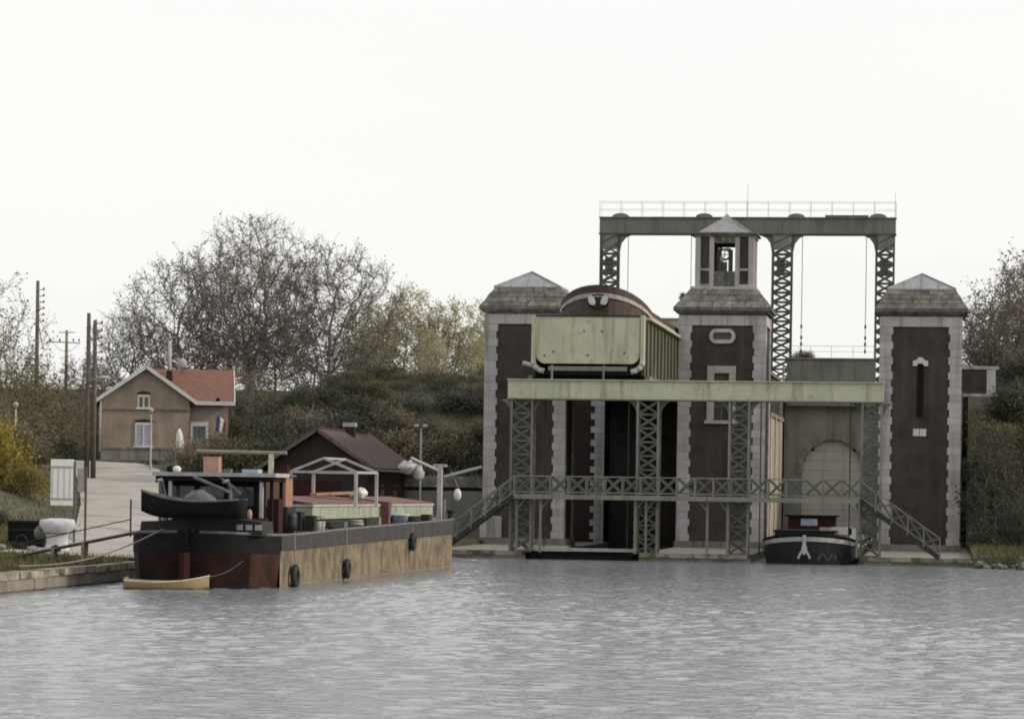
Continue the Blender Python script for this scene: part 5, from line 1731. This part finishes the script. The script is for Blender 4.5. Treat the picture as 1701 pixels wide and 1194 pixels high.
# shrubs
def shrub_meshes(seed, m, n=5000, size=0.075, lumps=11):
    rs_ = np.random.RandomState(seed)
    cs = []
    b = MB()
    rr = random.Random(seed)
    for q_ in range(lumps):
        a, rr_ = rs_.uniform(0, 2 * PI), rs_.uniform(0, 0.85) ** 0.7
        c = np.array([math.cos(a) * rr_, math.sin(a) * rr_, rs_.uniform(0.25, 0.95) * (1 - 0.3 * rr_)])
        k = n // lumps
        d = rs_.normal(size=(k, 3)) * np.array([0.21, 0.21, 0.19])
        cs.append(c + d)
        for _ in range(7):
            e = c + rs_.normal(size=3) * 0.24 + np.array([0, 0, 0.12])
            mid = e * 0.55 + np.array([0, 0, 0.05]) + rs_.normal(size=3) * 0.05
            b.tube((0, 0, -0.15), mid, 0.016, 0.011, 3, False)
            b.tube(mid, e, 0.011, 0.004, 3, False)
            for _k in range(2):
                e2 = mid + (e - mid) * 0.6 + rs_.normal(size=3) * 0.16
                b.tube(mid + (e - mid) * 0.3, e2, 0.008, 0.003, 3, False)
    c = np.concatenate(cs)
    c[:, 2] = np.abs(c[:, 2])
    return b.mesh('stems', M['bark']), leaf_mesh('crown', c, size * 0.5, m, seed)


SHR = {k: [shrub_meshes(s, M[k], 5200 if k != 'l_brown' else 3200) for s in ss] for k, ss in (('l_dark', (1, 2, 3)), ('l_olive', (4, 5)), ('l_brown', (6, 7)), ('l_gold', (8, 9)), ('l_autumn', (10, 11)))}


def place_shrub(kind, i, label, loc, sc, rz=0.0, group=None):
    t = thing('shrub', label, 'shrub', loc, rz, group)
    t.scale = sc
    st_, cr = SHR[kind][i % len(SHR[kind])]
    link('stems', st_, t)
    link('crown', cr, t)
    return t


rr = random.Random(21)
# bank behind the shed: many shrubs reading as one scrub slope
k = 0
for row, yy in enumerate((189, 194, 199, 205, 211, 217, 223, 229, 234)):
    x = -47.5 + rr.uniform(-1, 1) if yy < 212 else -56.0
    while x < -26.2:
        yj = yy + rr.uniform(-1.5, 1.5)
        xs = x
        if not (-56.5 < xs < -45.6 and yj < 211) and not (xs > -27.5 and yj < 182):
            s = rr.uniform(2.1, 3.1) * (1.0 if yy < 210 else 0.75 if yy < 215 else 0.62 if yy < 220 else 0.46)
            kind = rr.choice(('l_dark', 'l_dark', 'l_olive', 'l_brown', 'l_brown'))
            lab = {'l_dark': 'dark green shrub in the scrub covering the embankment behind the shed', 'l_olive': 'olive shrub in the scrub covering the embankment behind the shed', 'l_brown': 'brown leafless-looking shrub in the embankment scrub behind the shed'}[kind]
            place_shrub(kind, k, lab, P(xs, yj), (s, s, s * rr.uniform(0.6, 0.95)), rr.uniform(0, 6), {'l_dark': 'dark shrubs on the embankment', 'l_olive': 'olive shrubs on the embankment', 'l_brown': 'brown shrubs on the embankment'}[kind])
            k += 1
        x += rr.uniform(2.0, 3.2)
# gold and olive bushes on the left hillside
for k, (kind, x, y, s, sz, lab) in enumerate((
        ('l_gold', -46.9, 149, 2.0, 2.9, 'golden yellow bush at the left edge above the white board'),
        ('l_gold', -45.0, 148, 1.3, 1.5, 'smaller golden bush hanging toward the tall notice board'),
        ('l_gold', -48.6, 154, 1.9, 2.9, 'pale golden bush behind the largest golden bush'),
        ('l_olive', -51.0, 164, 2.2, 2.6, 'olive bush on the hillside behind the golden bushes'),
        ('l_olive', -54.5, 172, 2.4, 2.6, 'tall olive bush left of the twin pole'),
        ('l_brown', -55.5, 182, 2.5, 2.6, 'brown bush behind the twin pole'),
        ('l_olive', -57.0, 190, 2.4, 2.6, 'olive bush beside the left wall of the house'),
        ('l_brown', -59.5, 180, 2.8, 3.4, 'big brown bush below the tall single pole'),
        ('l_dark', -39.8, 127, 0.8, 0.7, 'small dark green bush left of the tall notice board'),
        ('l_dark', -57.0, 196, 1.6, 1.6, 'dark bush at the left corner of the house'),
        ('l_olive', -53.0, 176, 1.6, 1.2, 'low olive bush beside the road bend'))):
    place_shrub(kind, k, lab, P(x, y), (s, s, sz), k * 1.1, 'bushes on the left hillside')
# hedge bits in front of house and shed
for k, (x, y, s) in enumerate(((-50.6, 196.6, 0.5), (-48.9, 197.2, 0.45), (-45.6, 199.5, 0.9))):
    place_shrub('l_dark', k, ('low dark shrub before the house gable corner', 'low dark shrub below the house door', 'dark shrub at the right end of the house')[k], P(x, y), (s, s, s * 0.8), k, 'shrubs at the house front')
# right bank
for k, (kind, x, y, s, sz, lab) in enumerate((
        
        ('l_dark', 4.4, 178, 1.9, 2.3, 'dark bush at the right picture edge by the bank'),
        ('l_olive', 5.2, 184, 2.2, 2.4, 'olive bush rising behind the dark bush at right edge'),
        ('l_dark', 2.6, 174, 0.9, 0.8, 'low dark bush at the foot of the right tower'),
        ('l_autumn', 5.2, 172, 1.2, 1.3, 'autumn bush low on the right bank at picture edge'),
        ('l_olive', 3.6, 190, 1.8, 1.5, 'olive bush below the brick parapet at right'))):
    place_shrub(kind, k, lab, P(x, y), (s, s, sz), k * 0.8, 'bushes on the right bank')
for k, (x, y, s, sz, lab) in enumerate((
        (2.9, 172.8, 0.72, 0.98, 'large dark autumn tree overlapping the right tower corner'),
        (5.3, 178.0, 0.8, 1.12, 'dark autumn tree at the right edge beside the tower'),
        (4.4, 168.5, 0.5, 0.40, 'low autumn tree nearest the right shoreline'),
        (3.6, 184.0, 0.8, 0.62, 'autumn tree below the pale corner pier'))):
    place_tree((drk, aut, drk, aut)[k], lab, P(x, y), k * 1.4, (s, s, sz), 'autumn trees on the right bank')
for k, (kind, x, y, s, sz, lab) in enumerate((
        ('l_dark', 4.9, 193, 2.0, 2.2, 'dark shrub right of the pale corner post at right edge'),
        ('l_brown', 4.6, 200, 1.7, 2.2, 'brown shrub standing directly behind the brick parapet'),
        ('l_dark', 6.8, 198, 2.4, 2.8, 'dark shrub above the olive bush at right picture edge'),
        ('l_brown', 6.6, 206, 2.4, 3.0, 'brown shrub at the right edge below the bare tree'),
        ('l_olive', 3.6, 208, 2.0, 2.2, 'olive shrub behind the brick parapet, lower than its neighbours'),
        ('l_dark', 1.6, 206, 2.0, 1.9, 'dark shrub filling the gap between right tower and parapet'),
        ('l_dark', 2.9, 186.5, 1.6, 1.5, 'dark shrub under the pale corner pier'),
        ('l_autumn', 4.4, 184.5, 1.6, 1.6, 'autumn shrub on the slope below the parapet'),
        ('l_brown', 8.8, 210, 2.6, 3.2, 'brown shrub cut off by the right picture edge'))):
    place_shrub(kind, k, lab, P(x, y), (s, s, sz), k * 0.9, 'shrubs around the right parapet')
for k, (ms, x, y, s, sz, lab) in enumerate((
        (bro, 5.6, 214, 1.2, 1.15, 'brown tree rising at the right picture edge behind the parapet'),
        (oli[0], 3.4, 214, 0.8, 0.75, 'olive tree just right of the right tower roof'),
        (bro, 7.4, 206, 1.2, 1.1, 'brown tree mostly cut off by the right picture edge'),
        (bro, 3.4, 206, 1.0, 0.72, 'olive tree low behind the brick parapet'),
        (bigA, 8.0, 226, 0.7, 0.66, 'bare dark tree at the top right picture edge'),
        (bro, 1.8, 226, 0.7, 0.62, 'brown tree peeping over the right tower shoulder'))):
    place_tree(ms, lab, P(x, y), k * 1.7, (s, s, s * sz / s), 'trees on the right bank')
# plants behind the basins and on the ledges
for k, (kind, x, y, z, s, lab) in enumerate((
        ('l_dark', -19.4, 201, 13.3, 1.5, 'dark shrub showing above barge bow in raised basin'),
        ('l_dark', -16.4, 199, 13.6, 0.9, 'dark shrub behind the raised rear gate'),
        ('l_olive', -8.9, 197.2, 11.7, 0.8, 'olive shrub left of the low rear gate'),
        ('l_dark', -14.75, 176.0, 14.4, 0.35, 'tiny bush rooted on the left ledge of central tower roof'))):
    place_shrub(kind, k, lab, (x, y, z), (s, s, s), k, 'self-sown plants on the lift')

# grass on both banks
rs_ = np.random.RandomState(12)
gp_ = []


def grass_patch(n, x0, x1, y0, y1, hmin, hmax):
    for _ in range(n):
        x, y = rs_.uniform(x0, x1), rs_.uniform(y0, y1)
        if abs(x - road_x(y)) < 2.6 and y > 112 and x < -28:
            continue
        z = tz(x, y)
        if z > 0.2:
            gp_.append((x, y, z - 0.03, rs_.uniform(hmin, hmax)))


grass_patch(26000, -44, -29.3, 88, 135, 0.08, 0.34)
grass_patch(9000, -52, -30, 135, 185, 0.10, 0.4)
grass_patch(6000, 1.7, 9, 143, 180, 0.10, 0.45)
G_ = np.array(gp_)
n = len(G_)
ang = rs_.uniform(0, 2 * PI, n)
dx, dy = np.cos(ang) * 0.035, np.sin(ang) * 0.035
lx, ly = rs_.normal(size=n) * 0.4 * G_[:, 3], rs_.normal(size=n) * 0.4 * G_[:, 3]
v = np.stack([np.stack([G_[:, 0] - dx, G_[:, 1] - dy, G_[:, 2]], 1), np.stack([G_[:, 0] + dx, G_[:, 1] + dy, G_[:, 2]], 1),
              np.stack([G_[:, 0] + lx, G_[:, 1] + ly, G_[:, 2] + G_[:, 3]], 1)], 1).reshape(-1, 3)
o = link('grass', np_mesh('grass', v, np.arange(3 * n).reshape(n, 3), M['grass']))
stuff(o)
tag(o, 'rough yellowish grass on the canal banks', 'grass')

# low undergrowth covering both embankments
rs_ = np.random.RandomState(77)
uc = []


def cover(n, x0, x1, y0, y1, hmax):
    cx_, cy_ = rs_.uniform(x0, x1, n // 60), rs_.uniform(y0, y1, n // 60)
    for a, b in zip(cx_, cy_):
        if -56.5 < a < -45.5 and b < 210:
            continue
        z = tz(a, b)
        if z < 0.3:
            continue
        hh = hmax * rs_.uniform(0.3, 1.0)
        p = rs_.normal(size=(60, 3)) * np.array([0.55, 0.55, 0.3 * hh])
        p[:, 2] = np.abs(p[:, 2]) + z
        p[:, 0] += a
        p[:, 1] += b
        uc.append(p)


cover(190000, -64, -26.5, 184, 244, 1.7)
cover(50000, 1.9, 12, 168, 222, 1.6)
o = link('undergrowth', leaf_mesh('undergrowth', np.concatenate(uc), 0.055, M['l_dark'], 5))
stuff(o)
tag(o, 'low dark undergrowth covering the embankment slopes', 'undergrowth')

# rubble stones at the right shoreline
rb = thing('rubble_edge', 'line of pale rubble stones along the right shoreline', 'stones', (1.6, 151.2, 0))
sm_ = []
rr = random.Random(31)
for k in range(5):
    sm_.append(MB().ball((0, 0, 0), 0.3, 0.25, 0.2, 8, 5, 0.16, rr).mesh('stone', M['coping'] if k % 2 else M['stonedark']))
for k in range(70):
    t = rr.uniform(-0.02, 1)
    x = t * 7.2
    s = rr.uniform(0.3, 0.85)
    link('stone', rr.choice(sm_), rb, (x, -0.75 * x + rr.uniform(-0.3, 0.5), rr.uniform(0.0, 0.26)), rr.uniform(0, 6), (s, s, s))
